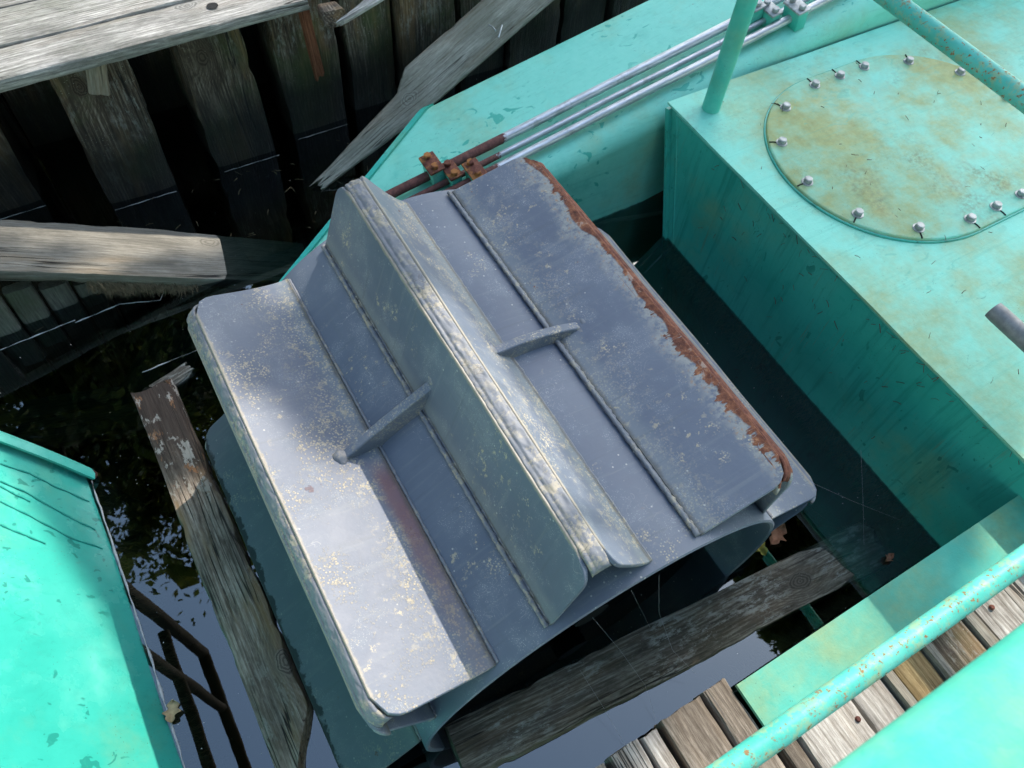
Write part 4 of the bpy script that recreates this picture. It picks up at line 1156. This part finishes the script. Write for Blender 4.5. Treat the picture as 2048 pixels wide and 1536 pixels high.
# ------------------------------------------------------------------ trees (off the picture: shade and reflections)
def tree(base, height, crown_r, nleaf, size, lb, crown=None, seed=1, accept=None):
    rr = random.Random(seed); base = Vector(base)
    t = empty('tree', base, lb, 'tree', 'trees on the bank')
    top = base + Vector((rr.uniform(-.3, .3), rr.uniform(-.3, .3), height * .8))
    pts = [base.lerp(top, i / 8) + Vector((.12 * mnoise.noise(Vector((i, seed, 0))), .12 * mnoise.noise(Vector((i, seed, 5))), 0)) for i in range(9)]
    tube('trunk', pts, [.20 * (1 - i / 10) + .02 for i in range(9)], M_BARK, t, 12)
    for k in range(7):
        a = rr.uniform(0, 6.28); s = pts[3 + k % 5]; e = s + Vector((math.cos(a), math.sin(a), rr.uniform(.3, .9))) * crown_r * .8
        tube('limb', [s, s.lerp(e, .5) + Vector((0, 0, .15)), e], [.07, .045, .015], M_BARK, t, 8)
    cl = [base + Vector((rr.gauss(0, .5) * crown_r, rr.gauss(0, .5) * crown_r, height * rr.uniform(.38, .98))) for _ in range(60)]
    V = []; F = []
    if not crown:
        for c in cl:
            for _ in range(26):
                p = c + Vector((rr.gauss(0, .22), rr.gauss(0, .22), rr.gauss(0, .2))); d = Vector((rr.uniform(-1, 1), rr.uniform(-1, 1), rr.uniform(-1, 1))).normalized(); s = d.orthogonal().normalized(); b = len(V)
                V += [p - d * .22, p - d * .05 + s * .13, p + d * .24, p + d * .02 - s * .12]; F.append((b, b + 1, b + 2, b + 3))
    while len(F) < nleaf:
        if crown: p = crown(rr)
        else:
            c = rr.choice(cl); p = c + Vector((rr.gauss(0, .38), rr.gauss(0, .38), rr.gauss(0, .30)))
        if accept and not accept(p): continue
        d = Vector((rr.uniform(-1, 1), rr.uniform(-1, 1), rr.uniform(-1, 1))).normalized(); s = d.orthogonal().normalized(); l = size * rr.uniform(.6, 1.2); b = len(V)
        V += [p - d * l * .5, p + s * l * .28, p + d * l * .5, p - s * l * .28]; F.append((b, b + 1, b + 2, b + 3))
    me = bpy.data.meshes.new('mesh'); me.from_pydata([tuple(v) for v in V], [], F)
    link('crown', me, M_LEAF, t, False)
    return t
hz = Vector((SUN.x, SUN.y, 0)).normalized(); ce = math.hypot(SUN.x, SUN.y); se = SUN.z
QH = Vector((-hz.y, hz.x, 0)); VH = -hz * se + Vector((0, 0, ce))
def qv(p): return p.dot(QH), p.dot(VH)
def in_light(p):
    q, v = qv(p)
    if q > 1.72: return v < -.18 - 1.28 * (2.25 - q) + .13 or (abs(q - 1.86) < .05 and v > -.62)
    if q < -.22 and v > -.5 - .3 * (q + .3): return True
    if q < -.72: return True
    edge = .085 - .36 * (q + .05)
    if q < .62 and v > edge: return True
    if q >= .62 and v > .045: return True
    if ((q - 1.08) / .13) ** 2 + ((v + .21) / .09) ** 2 < 1: return True
    return False
_d = ray(1650, 1170)
SKY_BLOCK = at(1650, 1170) + Vector((_d.x, _d.y, -_d.z)) * 9.0  # centre of added leaves that darken the water's sky reflection
def shade_crown(rr):
    if rr.random() < .30:
        k = rr.random() ** .45; d = Vector((rr.gauss(0, 1), rr.gauss(0, 1), rr.gauss(0, 1))).normalized()
        return SKY_BLOCK + Vector((d.x * 1.15, d.y * 1.5, d.z * .75)) * k
    q = rr.uniform(-.85, 2.45); v = rr.uniform(-2.7, .5); l = rr.uniform(9.6, 11.6)
    return SUN * l + QH * q + VH * v
c0 = SUN * 10.6
tree((c0.x, c0.y, .3), 8.6, 1.3, 74000, .13, 'unseen leafy tree added to shade the wheel, crown open where sun falls', shade_crown, 4, lambda p: (p - SKY_BLOCK).length < 1.7 or not in_light(p))  # added off-view shade caster, leaves left out where sun patches fall
for i, (az, d, h) in enumerate(((62, 8.5, 9.0), (76, 7.6, 8.0), (90, 7.0, 7.6), (104, 6.8, 8.0), (118, 7.4, 7.0), (134, 8.5, 7.5))):
    tree((d * math.cos(R(az)), d * math.sin(R(az)), .4), h, 1.7, 24000 if 80 < az < 130 else 15000, .11 if 80 < az < 130 else .16, ['tall tree on the bank nearest the sun', 'second tree on the bank', 'tree straight behind the timber wall', 'tree left of the one behind the wall', 'lower tree at the left on the bank', 'last tree at the far left of the bank'][i], None, 10 + i)

for i, (az, d, h) in enumerate(((152, 8.5, 10.0), (178, 8.0, 9.5), (204, 8.0, 10.0), (230, 8.5, 9.5), (256, 8.0, 10.0), (282, 8.5, 10.0), (308, 8.0, 9.5), (334, 9.0, 9.5))):  # unseen ring of trees added to block low sky light
    tree((d * math.cos(R(az)), d * math.sin(R(az)), .4), h, 2.1, *((14000, .26) if i < 2 else (4500, .55)), 'unseen tree added around the viewer to dim the low sky, %s' % ['beyond the left pontoon', 'level with the left pontoon', 'behind the left pontoon', 'behind the left shoulder', 'straight behind', 'behind the dock', 'behind the right shoulder', 'right of the dock'][i], None, 40 + i)
